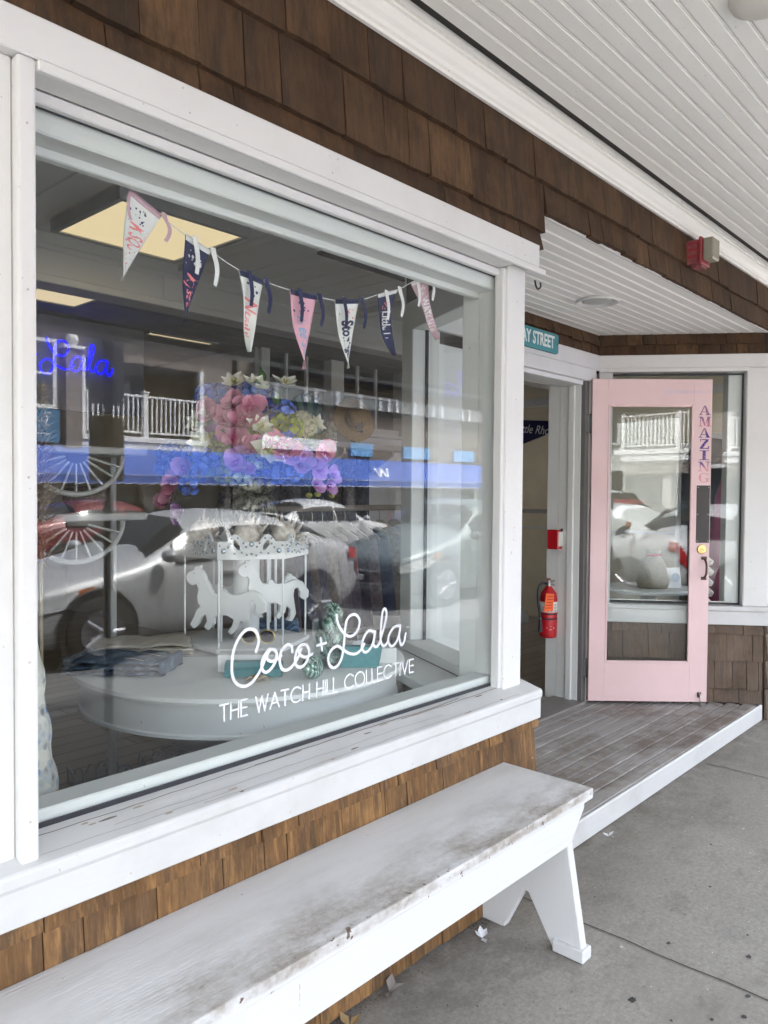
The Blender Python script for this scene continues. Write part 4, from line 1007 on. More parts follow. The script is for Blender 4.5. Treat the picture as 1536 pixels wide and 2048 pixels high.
def bloom(kind, r, z, s=1.0, f=None, face=None):
    """r: right of centre, z: above centre, f: toward the back; blooms sit on a dome and face outwards"""
    if f is None: f = -.17*math.sqrt(max(.0, 1-(r/.38)**2-((z-.15)/.34)**2)) - .02
    f += {'orchid': -.045, 'purple': -.04, 'lily': -.05, 'leaf': -.03, 'bud': -.03}.get(kind, .03)
    p = Vector((rt0.x*r+fw0.x*f, rt0.y*r+fw0.y*f, z))
    n = (face or (Vector((p.x, p.y, (z+.05)*1.0)) - fw0*.25)).normalized()
    n = (n + Vector((rb.uniform(-.25, .25), rb.uniform(-.25, .25), rb.uniform(-.2, .25)))).normalized()
    mw = Matrix.Translation(p) @ frame(n, rb.uniform(0, 6.28)) @ Matrix.Scale(s, 4)
    b = MB()
    if kind in ('orchid', 'purple'):
        b.sphere((0, 0, .008), (.010, .012, .014), 8, 5); cm = simple('orchid_lip', (.42, .04, .16), .5) if kind == 'orchid' else simple('purple_lip', (.30, .05, .30), .5)
        o = b.build('orchid_bloom', cm, BQ, smooth=True, world=False, mw=mw)
        for k, (a, sc_, tl) in enumerate(((0, .9, .2), (72, 1.25, .12), (144, .85, .25), (216, .85, .25), (288, 1.25, .12))):
            obj('petal', PME[(kind, 0)], None, o, False, Matrix.Rotation(R(a), 4, 'Z') @ Matrix.Rotation(tl, 4, 'X') @ Matrix.Scale(sc_, 4))
    elif kind == 'lily':
        for k in range(6):
            a = R(60*k); b.tube([(0, 0, 0), (.008*math.cos(a), .008*math.sin(a), .025)], [.0012, .0018], 4)
        o = b.build('lily_bloom', simple('lily_stamen', (.60, .55, .25), .6), BQ, world=False, mw=mw)
        for k in range(7): obj('petal', PME[('lily', 0)], None, o, False, Matrix.Rotation(R(360/7*k+rb.uniform(-6, 6)), 4, 'Z') @ Matrix.Rotation(rb.uniform(.05, .35), 4, 'X') @ Matrix.Scale(rb.uniform(.85, 1.15), 4))
    elif kind == 'bud':
        b.sphere((0, 0, 0), (.012, .012, .016), 8, 6).build('bud', simple('bud_green', (.38, .40, .10), .6), BQ, smooth=True, world=False, mw=mw)
    elif kind == 'leaf':
        obj('leaf', PME[('leaf', 0)], None, BQ, False, mw @ Matrix.Rotation(R(50), 4, 'X'))
    else:
        # hydrangea head: florets spread over a ball, joined as one head
        rr = .042 if kind != 'cream' else .034; nfl = {'blue': 16, 'deep': 12, 'green': 18, 'cream': 34, 'pale': 12}[kind]
        src = PME[(kind, 0)]; pv = [v.co.copy() for v in src.vertices]; pf = [tuple(q.vertices) for q in src.polygons]; mb = MB()
        for q in range(nfl):
            ga = q*2.39996; ct = 1-1.25*(q+.5)/nfl; st = math.sqrt(max(0, 1-ct*ct)); dn_ = Vector((st*math.cos(ga), st*math.sin(ga), ct))
            fm = Matrix.Translation(dn_*rr*rb.uniform(.85, 1.1)) @ frame(dn_, rb.uniform(0, 6.28))
            for k in range(4):
                fm2 = fm @ Matrix.Rotation(R(90*k), 4, 'Z'); mb.add([fm2 @ v for v in pv], pf)
        o = mb.build('hydrangea_head', PM[kind], BQ, smooth=True, world=False, mw=mw)
K = .00049
def Z(px, py): return (px-690)*K, (700-py)*K+.13
for kind, s, pts in (
    ('orchid', 1.12, [(480, 365), (650, 300), (790, 320), (600, 430), (720, 420), (660, 560), (760, 430)]),
    ('orchid', 1.0, [(1090, 640), (1370, 670), (1010, 610), (150, 920), (140, 985), (90, 1050), (860, 620)]),
    ('purple', 1.08, [(790, 660), (680, 760), (1210, 700), (1330, 800), (1130, 690), (270, 800), (1290, 760), (1190, 770)]),
    ('purple', .8, [(790, 805), (1300, 925), (1400, 925), (180, 1150), (1430, 840), (140, 1210)]),
    ('lily', 1.15, [(400, 440), (650, 120), (1050, 115), (880, 480), (430, 590), (820, 130)]),
    ('lily', 1.55, [(945, 660)]),
    ('blue', 1.0, [(400, 190), (530, 180), (540, 260), (810, 190), (1040, 325), (1070, 530), (80, 680), (310, 690), (60, 790), (190, 770), (260, 915), (470, 700), (980, 820), (1120, 790), (350, 790), (730, 170)]),
    ('deep', 1.0, [(870, 210), (930, 310), (910, 790), (1000, 760)]),
    ('green', 1.0, [(560, 650), (560, 810), (1010, 400), (1110, 450), (770, 520), (520, 580)]),
    ('pale', 1.0, [(690, 830), (860, 740), (730, 740)]),
    ('cream', 1.1, [(1180, 390), (1220, 450)]),
    ('leaf', 1.0, [(870, 90), (830, 140), (1000, 280), (1140, 560), (520, 830), (1240, 590), (630, 520)]),
    ('bud', 1.0, [(830, 905), (1250, 1005), (1315, 995), (1425, 1005), (1440, 940)])):
    for px, py in pts:
        r, z = Z(px, py); bloom(kind, r, z, s)
for k in range(26):       # the far side of the arrangement
    a = rb.uniform(0, math.pi); r = rb.uniform(.02, .26)*math.cos(a)*1.1; z = rb.uniform(.06, .36); f = rb.uniform(.05, .2)
    bloom(rb.choice(['orchid', 'blue', 'green', 'lily', 'purple']), r, z, 1.0, f, fw0*.8+Vector((rt0.x*r*2, rt0.y*r*2, .4)))
mb = MB()
for k in range(26):
    a = rb.uniform(0, 6.28); l = rb.uniform(.08, .2)
    mb.tube(smooth_path([(0, 0, -.02), (.05*math.cos(a), .05*math.sin(a), .05), (l*math.cos(a), l*math.sin(a), rb.uniform(.05, .22))], 3), .0022, 5)
for px, py, qx, qy in ((1200, 760, 1420, 1000), (1180, 720, 1250, 1000), (300, 800, 120, 1050), (140, 1050, 150, 1200), (1000, 280, 1050, 120), (1150, 450, 1280, 600)):
    a = Z(px, py); b = Z(qx, qy); m_ = Vector(((a[0]+b[0])/2, (a[1]+b[1])/2+.03))
    mb.tube(smooth_path([(rt0.x*p-fw0.x*.08, rt0.y*p-fw0.y*.08, q) for p, q in (a, (m_.x, m_.y), b)], 4), .002, 5)
mb.build('stems', M_stem, BQ, smooth=True, world=False)

# --- murex shells on the carousel roof
def shell_mat():
    t = NT('murex_shell'); v = t.coord(kind='obj')
    t.set(t.ramp(t.noise(v, 45, 5, .65), [(.35, (.52, .43, .36)), (.6, (.86, .81, .73))]), .6); t.bump(t.noise(v, 90, 4), .5, .003); return t.m
M_shell = shell_mat()
def murex(loc, rz, s, seed, label):
    rg = random.Random(seed); o = thing('murex_shell', loc, rz, label, 'seashell', 'shells on the carousel roof')
    mb = MB(); mb.lathe([(0, -.075), (.022, -.055), (.045, -.03), (.056, 0), (.050, .022), (.034, .034), (.030, .040), (.018, .052), (.008, .064), (0, .070)], 16)
    mb.v = [(p[0]*s, p[1]*s*.9, p[2]*s) for p in mb.v]
    mb.xf(Matrix.Translation((0, 0, .055*s)) @ Matrix.Rotation(R(68), 4, 'Y')); mb.build('body_whorl', M_shell, o, smooth=True, world=False)
    for k in range(11):
        a = R(-60+k*28+rg.uniform(-8, 8)); x = (-.05+.011*k)*s
        base = Vector((x, .042*s*math.cos(a), .055*s+.045*s*math.sin(a))); d = Vector((rg.uniform(-.3, .3), math.cos(a), math.sin(a)+.5)).normalized(); l = rg.uniform(.022, .05)*s
        MB().tube([base-d*.012*s, base+d*l*.5, base+d*l+Vector((.008*s, 0, .004))], [.011*s, .007*s, .0015], 6).build('spine', M_shell, o, smooth=True, world=False)
zt = TZ+.4165
for (r, f, s, sd_, lb) in ((-.16, -.10, 1.0, 1, 'left spiny cream shell with curled points on the carousel roof'), (.03, -.155, 1.05, 2, 'middle spiny white shell on the front of the carousel roof'), (.165, -.07, 1.0, 3, 'right tall spiny shell on the carousel roof')):
    x, y = cpos(r, f); murex((CX+x, CY+y, zt), ha+R(20*sd_), s, sd_, lb)

# --- folded denim shorts, folded cream cloth
def folded(name, loc, rz, sx, sy, h, layers, mat, label, cat, amp=.006, seed=1, fray=None):
    o = thing(name, loc, rz, label, cat); rg = random.Random(seed)
    for k in range(layers):
        nx, ny = 26, 16; P = []; t0 = h*k/layers; th = h/layers*.96
        ph = rg.uniform(0, 6)
        for side_ in (0, 1):
            for j in range(ny+1):
                for i in range(nx+1):
                    u = i/nx*2-1; v = j/ny*2-1
                    e = 1-max(abs(u)**9, abs(v)**7)
                    x = u*sx*.5*(1-.03*k)+.004*math.sin(v*6+ph); yv = v*sy*.5*(1-.04*k)*(1-.10*u)+.005*math.sin(u*9+ph+k)
                    w = amp*(math.sin(u*7+v*3+ph)+.6*math.sin(u*15-v*9+ph*2))*(.3+k/layers)
                    z = t0 + (th*(.5+.5*e) + w*.6 if side_ else th*.5*(1-e)+ (w*.6 if k else 0))
                    P.append((x, yv, max(z, .0008)))
        n1 = (nx+1)*(ny+1); fs = []
        for j in range(ny):
            for i in range(nx):
                a = j*(nx+1)+i; fs += [(a+nx+1, a+nx+2, a+1, a), (n1+a, n1+a+1, n1+a+nx+2, n1+a+nx+1)]
        for i in range(nx): fs += [(i, i+1, n1+i+1, n1+i), (ny*(nx+1)+i+1, ny*(nx+1)+i, n1+ny*(nx+1)+i, n1+ny*(nx+1)+i+1)]
        for j in range(ny): a = j*(nx+1); b = a+nx; fs += [(a+nx+1, a, n1+a, n1+a+nx+1), (b, b+nx+1, n1+b+nx+1, n1+b)]
        MB().add(P, fs).build('folded_layer', mat, o, smooth=True, world=False)
    if fray:
        mb = MB()
        for k in range(260):
            v = rg.uniform(-1, 1); x = -sx*.5; z = rg.uniform(.003, h); l = rg.uniform(.008, .03)
            mb.tube([(x+.01, v*sy*.52, z), (x-l*.6, v*sy*.55+rg.uniform(-.006, .006), z+rg.uniform(-.004, .008)), (x-l, v*sy*.55+rg.uniform(-.01, .01), max(.001, z+rg.uniform(-.02, .006)))], .0006, 3)
        tag(mb.build('frayed_hem', fray, o, world=False), kind='stuff')
    return o
def denim_mat():
    t = NT('denim'); v = t.coord(); a = t.noise(v, 14, 6, .7); w = t.noise(t.coord((1, 1, 6)), 160, 3)
    t.set(t.ramp(a, [(.3, (.025, .045, .085)), (.52, (.06, .105, .17)), (.72, (.20, .27, .34))]), .85); t.bump(w, .5, .002); return t.m
M_denim = denim_mat()
JN = folded('denim_shorts', (1.415, 2.525, TZ+.001), R(-52), .34, .22, .058, 3, M_denim, 'faded blue denim shorts with frayed hems folded at the table edge', 'shorts', .005, 4, simple('denim_fray', (.22, .28, .33), .9))
for k, (a, b) in enumerate((((.02, -.07), (.10, -.10)), ((.03, .02), (.13, -.02)), ((-.02, .07), (.12, .06)))):
    MB().tube(smooth_path([(a[0], a[1], .061), ((a[0]+b[0])/2, (a[1]+b[1])/2-.012, .066), (b[0], b[1], .060)], 5), .0012, 4).build('stitching', simple('stitch', (.42, .40, .34), .8), JN, world=False)
MB().box(.150, .172, -.095, .095, .012, .060).build('waistband', M_denim, JN, .008, world=False, seg=2)
M_linen = pm('cream_linen', (.60, .55, .47), .9, var=.12, scale=14, bump=.3, bscale=220)
folded('folded_cloth', (1.60, 2.76, TZ+.001), R(-52+18), .42, .25, .055, 3, M_linen, 'folded cream linen garment stacked behind the denim shorts', 'cloth', .006, 9)
folded('blue_lace_cloth', (2.27, 2.72, TZ+.001), R(-40), .20, .16, .05, 3, simple('blue_lace', (.16, .25, .38), .9, var=.4, scale=60), 'crumpled pale blue cloth on the table behind the carousel', 'cloth', .014, 13)

# --- boxes, purses, shells and glasses in front of the carousel
def tbox(name, loc, rz, sx, sy, sz, mat, label, cat='box', bevel=.002):
    o = thing(name, loc, rz, label, cat)
    MB().box(-sx/2, sx/2, -sy/2, sy/2, 0, sz).build('body', mat, o, bevel, world=False); return o
M_card = simple('white_card', (.80, .80, .80), .6)
M_teal = simple('teal_leather', (.06, .26, .28), .5, var=.15, scale=30)
W1 = tbox('white_display_box', (1.72, 2.225, TZ+.001), ha+R(3), .205, .07, .062, M_card, 'white card box behind the teal purse on the table', 'box')
cl = thing('teal_purse', (1.690, 2.150, TZ+.001), ha+R(4), 'folded teal leather purse lying against the white card box', 'purse')
MB().prism([(-.035, 0), (.035, 0), (.038, .012), (.030, .036), (.010, .046), (-.018, .044), (-.040, .026)], lambda a, b, t: (t, a, b), -.10, .10).build('body', M_teal, cl, .004, world=False, seg=2)
MB().prism([(-.046, .004), (-.040, .004), (-.043, .028), (-.018, .0485), (.012, .050), (.012, .0465), (-.019, .0445), (-.046, .028)], lambda a, b, t: (t, a, b), -.098, .098).build('flap', M_teal, cl, world=False)
scl = thing('painted_scallop_shell', (1.628, 2.050, TZ+.001), ha, 'cream scallop shell painted with gold and blue lying on the table', 'seashell')
mb = MB(); nn_ = 14
def scallop(mb, w, l, h, n=14, m=6):
    P = []; 
    for j in range(m+1):
        for i in range(n+1):
            a = R(-72+144*i/n); r = l*j/m*(1+.03*math.cos(i*math.pi)); P.append((r*math.sin(a)*w/l, r*math.cos(a), h*math.sin(math.pi*(.15+.8*j/m))*(1+.18*math.cos(i*math.pi))))
    mb.add(P, [(j*(n+1)+i, j*(n+1)+i+1, (j+1)*(n+1)+i+1, (j+1)*(n+1)+i) for j in range(m) for i in range(n)]); return mb
scallop(mb, .05, .07, .022).build('valve', pm('painted_shell', (.62, .52, .36), .5, var=.4, scale=40), scl, smooth=True, world=False, mw=Matrix.Translation((0, -.02, .0)))
scallop(MB(), .03, .04, .014).build('painted_motif', simple('gold_paint', (.60, .36, .07), .5, var=.5, scale=80), scl, smooth=True, world=False, mw=Matrix.Translation((-.006, -.008, .010)))
def turban_mat():
    t = NT('green_turban_shell'); v = t.coord(kind='obj'); w = t.new('TexWave'); w.inputs['Scale'].default_value = 22; w.inputs['Distortion'].default_value = 11; w.inputs['Detail'].default_value = 4; t.link(v, w.inputs['Vector'])
    t.set(t.ramp(w.outputs['Fac'], [(.2, (.04, .13, .10)), (.55, (.16, .30, .24)), (.9, (.40, .52, .45))]), .16, .3); t.b.inputs['Coat Weight'].default_value = .6; return t.m
M_turb = turban_mat()
def turban(loc, rot, s, label, group=None):
    o = thing('turban_shell', loc, 0, label, 'seashell', group)
    mb = MB(); N = 90; rings = []
    for i in range(N+1):
        t = i/N; a = t*2*math.pi*3.1; r = .030*s*(.06+.94*t**1.6); c = Vector((math.cos(a)*r*.9, math.sin(a)*r*.9, .045*s*(1-t)**1.1)); rings.append((c, .024*s*(.08+.92*t**1.5)))
    mb.tube([c for c, _ in rings], [r for _, r in rings], 10)
    zmin = 0
    m = Matrix.Rotation(rot[0], 4, 'X') @ Matrix.Rotation(rot[1], 4, 'Z'); mb.xf(m); zmin = min(p[2] for p in mb.v); mb.xf(Matrix.Translation((0, 0, -zmin)))
    mb.build('whorl', M_turb, o, smooth=True, world=False); return o
turban((1.795, 1.975, TZ+.001), (1.0, .5), 1.1, 'loose green and pearl turban shell in front of the glass vase')
VX, VY = 1.985, 2.075
VS = thing('glass_vase', (VX, VY, TZ+.001), 0, 'clear square glass vase filled with green turban shells', 'vase')
MB().prism(ring(20, .066), lambda a, b, t: (a, b, t), .0, .008).build('base', M_vglass, VS, world=False)
MB().lathe([(.066, .0085), (.067, .165), (.0645, .165), (.0635, .0085)], 24).build('wall', M_vglass, VS, smooth=.7, world=False)
for i, (x, y, z, s, a, b) in enumerate(((.018, .01, .010, .85, .4, 0), (-.022, -.018, .012, .8, 1.2, 2), (.016, -.022, .062, .88, 1.4, 1), (-.02, .012, .068, .85, .9, 4), (.02, .012, .112, .85, 1.5, 3), (-.018, -.018, .118, .9, 1.2, 5), (.012, -.004, .165, .95, .9, 1.5))):
    turban((VX+x, VY+y, TZ+.001+z), (a, b), s, ('lowest green turban shell at the right foot inside the glass vase', 'lowest green turban shell at the left foot inside the glass vase', 'right middle green turban shell inside the glass vase', 'left middle green turban shell inside the glass vase', 'upper right green turban shell inside the glass vase', 'upper left green turban shell inside the glass vase', 'topmost green turban shell heaped above the glass vase rim')[i], 'shells in the glass vase')
tbx = thing('teal_box', (2.045, 1.972, TZ+.001), ha+R(4), 'teal angular purse standing on the table beside the glass vase', 'purse')
MB().prism([(-.078, 0), (.064, 0), (.078, .075), (-.072, .078)], lambda a, b, t: (a, t, b), -.020, .020).build('body', M_teal, tbx, .003, world=False)
MB().prism([(-.074, .0783), (.077, .0755), (.070, .030), (.0, .022), (-.068, .030)], lambda a, b, t: (a, t, b), -.0225, -.0202).build('flap', M_teal, tbx, world=False)
tbox('small_white_box', (2.165, 1.955, TZ+.001), ha+R(10), .072, .055, .058, M_card, 'small white card box at the right edge of the table', 'box')
def sunglasses(loc, rz, label, lens, framem, stand=True):
    o = thing('sunglasses', loc, rz, label, 'sunglasses'); zz = .0
    for sg in (-1, 1):
        pts = [(sg*.034+.027*math.cos(2*math.pi*k/20), .0, .024*math.sin(2*math.pi*k/20)) for k in range(21)]
        MB().tube(pts, .0022, 6, False).build('rim', framem, o, smooth=True, world=False)
        MB().add([(p[0], .001, p[2]) for p in pts[:-1]], [tuple(range(20))]).build('lens', lens, o, world=False)
        MB().tube([(sg*.061, 0, .008), (sg*.066, .06, .010), (sg*.064, .12, -.006)], .0017, 5).build('temple_arm', framem, o, world=False)
    MB().tube([(-.008, 0, .006), (0, -.003, .010), (.008, 0, .006)], .0016, 5).build('bridge', framem, o, world=False); return o
M_lens = simple('dark_lens', (.05, .045, .055), .08, coat=1)
st = thing('acrylic_stand', (1.792, 2.262, TZ+.001), ha, 'clear stand holding sunglasses in front of the carousel', 'stand')
MB().lathe([(.04, 0), (.04, .003), (.003, .004), (.003, .085), (.012, .087)], 16).build('post', M_vglass, st, world=False)
sunglasses((1.792, 2.258, TZ+.108), ha+R(2), 'round dark sunglasses with gold rims on a stand before the carousel', M_lens, M_brass)
bk = thing('blue_book_stack', (2.125, 2.06, TZ+.001), ha+R(8), 'stack of pale blue books under the clear framed sunglasses', 'books')
for k in range(3): MB().box(-.07, .07, -.05, .05, .018*k, .018*k+.0172).build('book', simple('book_blue_%d' % (k % 2), ((.20, .30, .40), (.32, .42, .50))[k % 2], .6), bk, .001, world=False)
sunglasses((2.125, 2.055, TZ+.083), ha+R(-6), 'clear framed sunglasses resting on the pale blue books', M_lens, simple('clear_frame', (.45, .45, .44), .2))
for k in (-1,1): pass
box('rest_block', M_card, bk, 2.09, 2.16, 2.06, 2.09, TZ+.055, TZ+.074)

# ================================================================ bunting in the window
BUY = 1.665
def bw_(x, z): k = BUY/1.62; return (x*k, H+(z-H)*k)
BN = thing('pennant_bunting', (1.4, BUY, 2.2), 0, 'string of seven town pennants hung across the inside of the window', 'bunting')
cord = [(0.821, 2.2), (0.827, 2.193), (0.939, 2.127), (1.023, 2.087), (1.09, 2.059), (1.164, 2.036), (1.254, 2.008), (1.338, 1.996), (1.427, 1.99), (1.529, 1.992), (1.601, 1.994), (1.707, 2.014), (1.788, 2.045), (1.885, 2.08), (1.949, 2.115), (2.042, 2.161), (2.085, 2.19)]
M_cord = simple('white_cord', (.78, .78, .78), .8)
MB().tube(smooth_path([(p[0], BUY, p[1]) for p in cord], 5), .0014, 5).build('cord', M_cord, BN, smooth=True)
MB().tube(smooth_path([(.815, BUY, 2.19), (.84, BUY, 2.165), (.88, BUY-.01, 2.155), (.905, BUY-.012, 2.162)], 5), .0011, 5).build('cord_end', M_cord, BN, smooth=True)
FEL = {'white': simple('white_felt', (.80, .80, .78), .9), 'navy': simple('navy_felt', (.022, .026, .085), .9), 'pink': simple('pink_felt', (.78, .42, .52), .9), 'mauve': simple('mauve_felt', (.58, .38, .44), .9)}
INK = {'pink': simple('coral_print', (.86, .25, .27), .8), 'navy': simple('navy_print', (.03, .035, .10), .8), 'blue': simple('sky_print', (.22, .42, .62), .8), 'white': simple('white_print', (.78, .78, .76), .8)}
def px2(u, v):   # pennant corner table below is in metres on the bunting plane
    return u, v
PEN = [  # top-left, top-right, tip (x, z), body, band, words, ink, motif ink
 ((0.939, 2.127), (1.023, 2.087), (0.914, 1.909), 'white', 'mauve', 'MISQUAMICUT', 'pink', 'navy', 'white pennant with pink band and coral lettering'),
 ((1.09, 2.059), (1.164, 2.036), (1.079, 1.842), 'navy', 'white', 'Mystic', 'pink', 'white', 'navy pennant reading Mystic with white band'),
 ((1.253, 2.005), (1.338, 1.996), (1.275, 1.794), 'white', 'navy', 'Noank', 'pink', 'navy', 'white pennant with navy band and coral script'),
 ((1.427, 1.99), (1.529, 1.992), (1.473, 1.773), 'pink', 'navy', 'Weekapaug', 'blue', 'navy', 'pink pennant with navy band and blue script'),
 ((1.601, 1.994), (1.707, 2.014), (1.649, 1.797), 'white', 'navy', 'Stonington', 'navy', 'pink', 'white pennant reading Stonington in navy'),
 ((1.788, 2.045), (1.885, 2.08), (1.853, 1.863), 'navy', 'white', 'Little Rhody', 'white', 'pink', 'navy pennant reading Little Rhody in white'),
 ((1.949, 2.115), (2.042, 2.161), (2.078, 1.948), 'mauve', 'white', 'WATCH HILL', 'white', 'white', 'mauve pennant reading WATCH HILL in white')]
rp = random.Random(4)
for pi, (A, B, T, body, band, words, ink, motif, lab) in enumerate(PEN):
    A = Vector(A); B = Vector(B); T = Vector(T); ph = rp.uniform(0, 6); amp = rp.uniform(.004, .010)
    bend = rp.uniform(-.008, .008) if pi != 5 else -.02
    mid = (A+B)/2
    def fn(u, v, off=0):     # u -1..1 across, v 0..1 down
        c = mid.lerp(T, v); h = (B-A)/2*(1-v)
        q = c+h*u; side_ = Vector((1, 0))*bend*math.sin(v*math.pi)
        y = BUY + amp*math.sin(u*2.2*(1-v*.5)+v*5+ph)*(.3+v) - off - .012*v*v
        return (q.x+side_.x, y, q.y)
    nu, nv = 10, 22; mb = MB()
    P = [fn(-1+2*i/nu, j/nv*.998) for j in range(nv+1) for i in range(nu+1)]
    mb.add(P, [(j*(nu+1)+i, j*(nu+1)+i+1, (j+1)*(nu+1)+i+1, (j+1)*(nu+1)+i) for j in range(nv) for i in range(nu)])
    me = mb.mesh('pennant', smooth=True); bm = bmesh.new(); bm.from_mesh(me); bmesh.ops.solidify(bm, geom=bm.faces[:], thickness=.0015); bm.to_mesh(me); bm.free()
    pn = obj('pennant', me, FEL[body], BN, True); pn['label'] = lab
    # band along the hoist
    mb = MB(); P = []
    for j, (v, o_) in enumerate(((-.012, .000), (-.012, .0035), (.055, .0035), (.055, .0006))):
        P += [fn(-1+2*i/nu, v, o_) for i in range(nu+1)]
    mb.add(P, [(j*(nu+1)+i, j*(nu+1)+i+1, (j+1)*(nu+1)+i+1, (j+1)*(nu+1)+i) for j in range(3) for i in range(nu)]); mb.build('hoist_band', FEL[band], pn, smooth=True)
    # ribbon ties: one over the face, one off the right end
    L = (T-mid).length
    def rib(u, l, w, out, sway):
        mb = MB(); P = []
        for k in range(9):
            t = k/8; b0 = fn(u, .0, .006); z = b0[2]-l*t + (.010 if k == 0 else 0); x = b0[0]+sway*math.sin(t*3)*.4
            P += [(x-w/2, b0[1]-out*math.sin(t*2.2), z), (x+w/2, b0[1]-out*math.sin(t*2.2+.3), z-.002)]
        mb.add(P, [(2*k, 2*k+1, 2*k+3, 2*k+2) for k in range(8)]); mb.build('ribbon_tie', FEL[band], pn, smooth=True)
    if pi == 0: rib(1.05, .06, .011, .01, .03); rib(-.95, .07, .008, .0, -.02)
    else: rib(-.35 if pi < 6 else -.5, .085, .0125, .012, .004); rib(1.06, .088, .013, .016, .010); rib(1.13, .078, .010, .010, .016)
    # printed words run down the felt
    tm = text_mesh(words, 1.0, 0, .28 if words not in ('MISQUAMICUT', 'Stonington', 'WATCH HILL') else 0, 'LEFT', .02 if words != 'Stonington' else .04)
    xs = [v.co.x for v in tm.vertices]; ys = [v.co.y for v in tm.vertices]; x0, x1 = min(xs), max(xs); y0, y1 = min(ys), max(ys); yc = (y0+y1)/2
    v0, v1 = (.30, .90) if words != 'Mystic' else (.40, .84)
    for v in tm.vertices:
        t = (v.co.x-x0)/(x1-x0); vv = v0+(v1-v0)*(1-(1-t)**1.35 if len(words) > 6 else t)
        u = (v.co.y-yc)/(y1-y0)*1.75
        v.co = fn(max(-.95, min(.95, u)), vv, .0016+.00002*pi)
    obj('printed_words', tm, INK[ink], pn, True)
    # small printed motif near the hoist: little blots and stars
    rg = random.Random(pi+40)
    mb = MB()
    for k in range(16):
        u = rg.gauss(.05, .34); v = rg.uniform(.10, .27); s = rg.uniform(.02, .10)
        n_ = 6; mb.add([fn(max(-.9, min(.9, u+s*1.6*rg.uniform(.5, 1)*math.cos(6.28*q/n_))), v+s*.35*rg.uniform(.4, 1)*math.sin(6.28*q/n_), .0014+.00005*k) for q in range(n_)], [tuple(range(n_))])
    for v, u in ((.93, 0), (.62, .55), (.30, -.7)):
        mb.add([fn(u*(1)+(.09 if q % 2 == 0 else .035)/(1.05-v)*.35*math.cos(R(90+36*q)), v+(.016 if q % 2 == 0 else .006)*math.sin(R(90+36*q)), .0019) for q in range(10)], [tuple(range(10))])
    tag(mb.build('printed_motif', INK[motif], pn), kind='stuff')

# ================================================================ ceiling lights and neon
M_panel = emit_mat('light_panel', (1.0, .80, .48), .058)
def panel(x0, x1, y0, y1, z, label, drop=.05):
    o = thing('light_panel', ((x0+x1)/2, (y0+y1)/2, z), 0, label, 'ceiling light', 'square ceiling light panels')
    MB().box(x0, x1, y0, y1, z, z+.006).build('diffuser', M_panel, o)
    f = .028
    for a in ((x0-f, x1+f, y0-f, y0-.0005), (x0-f, x1+f, y1+.0005, y1+f), (x0-f, x0-.0005, y0, y1), (x1+.0005, x1+f, y0, y1)):
        MB().box(a[0], a[1], a[2], a[3], z-.008, z+drop).build('frame', simple('panel_frame', (.42, .42, .42), .5), o, .002)
panel(1.655, 2.265, 2.985, 3.565, 2.628, 'large square warm light panel near the window behind the first pennants')
panel(1.95, 2.30, 4.25, 4.75, 2.578, 'narrow looking light panel just beyond the ceiling beam at left', .006)
panel(3.05, 3.60, 5.1, 5.16, 2.578, 'thin bright light strip beyond the beam near the middle pennants', .006)
panel(2.75, 3.45, 6.4, 7.3, 2.578, 'light panel far back at the left edge of the window', .006)
panel(5.6, 6.2, 3.0, 3.56, 2.628, 'square light panel over the right side room by the entry', .05)
VT = thing('ceiling_duct', (2.2, 2.75, 2.68), 0, 'pale cable duct curving across the ceiling near the light panel', 'duct')
MB().tube(smooth_path([(1.85, 2.62, 2.66), (2.0, 2.66, 2.65), (2.15, 2.58, 2.655), (2.3, 2.50, 2.66)], 5), .014, 8).build('duct_tube', M_ceil, VT, smooth=True)

NE = thing('neon_sign', (2.45, 5.0, 2.2), 0, 'blue neon script sign reading Coco + Lala on the rear wall', 'neon sign')
M_neon = emit_mat('blue_neon', (.012, .012, 1.0), .095)
NX, NZ, NS = 2.19, 2.20, 1.55
for k, pts in SCRIPT.items():
    MB().tube(smooth_path([(NX+(p[0]-1.4697)*NS*(.505/.328)/1.55, 5.0-.0008*i, NZ+(p[1]-.955)*NS*1.05) for i, p in enumerate(pts)], 5), .0085, 6).build('neon_tube', M_neon, NE, smooth=True)
NB = box('neon_backboard', simple('grey_board', (.30, .30, .30), .7), None, 1.2, 2.95, 5.03, 5.06, 1.95, 2.56); tag(NB, 'grey hanging board behind the blue neon script', 'board')

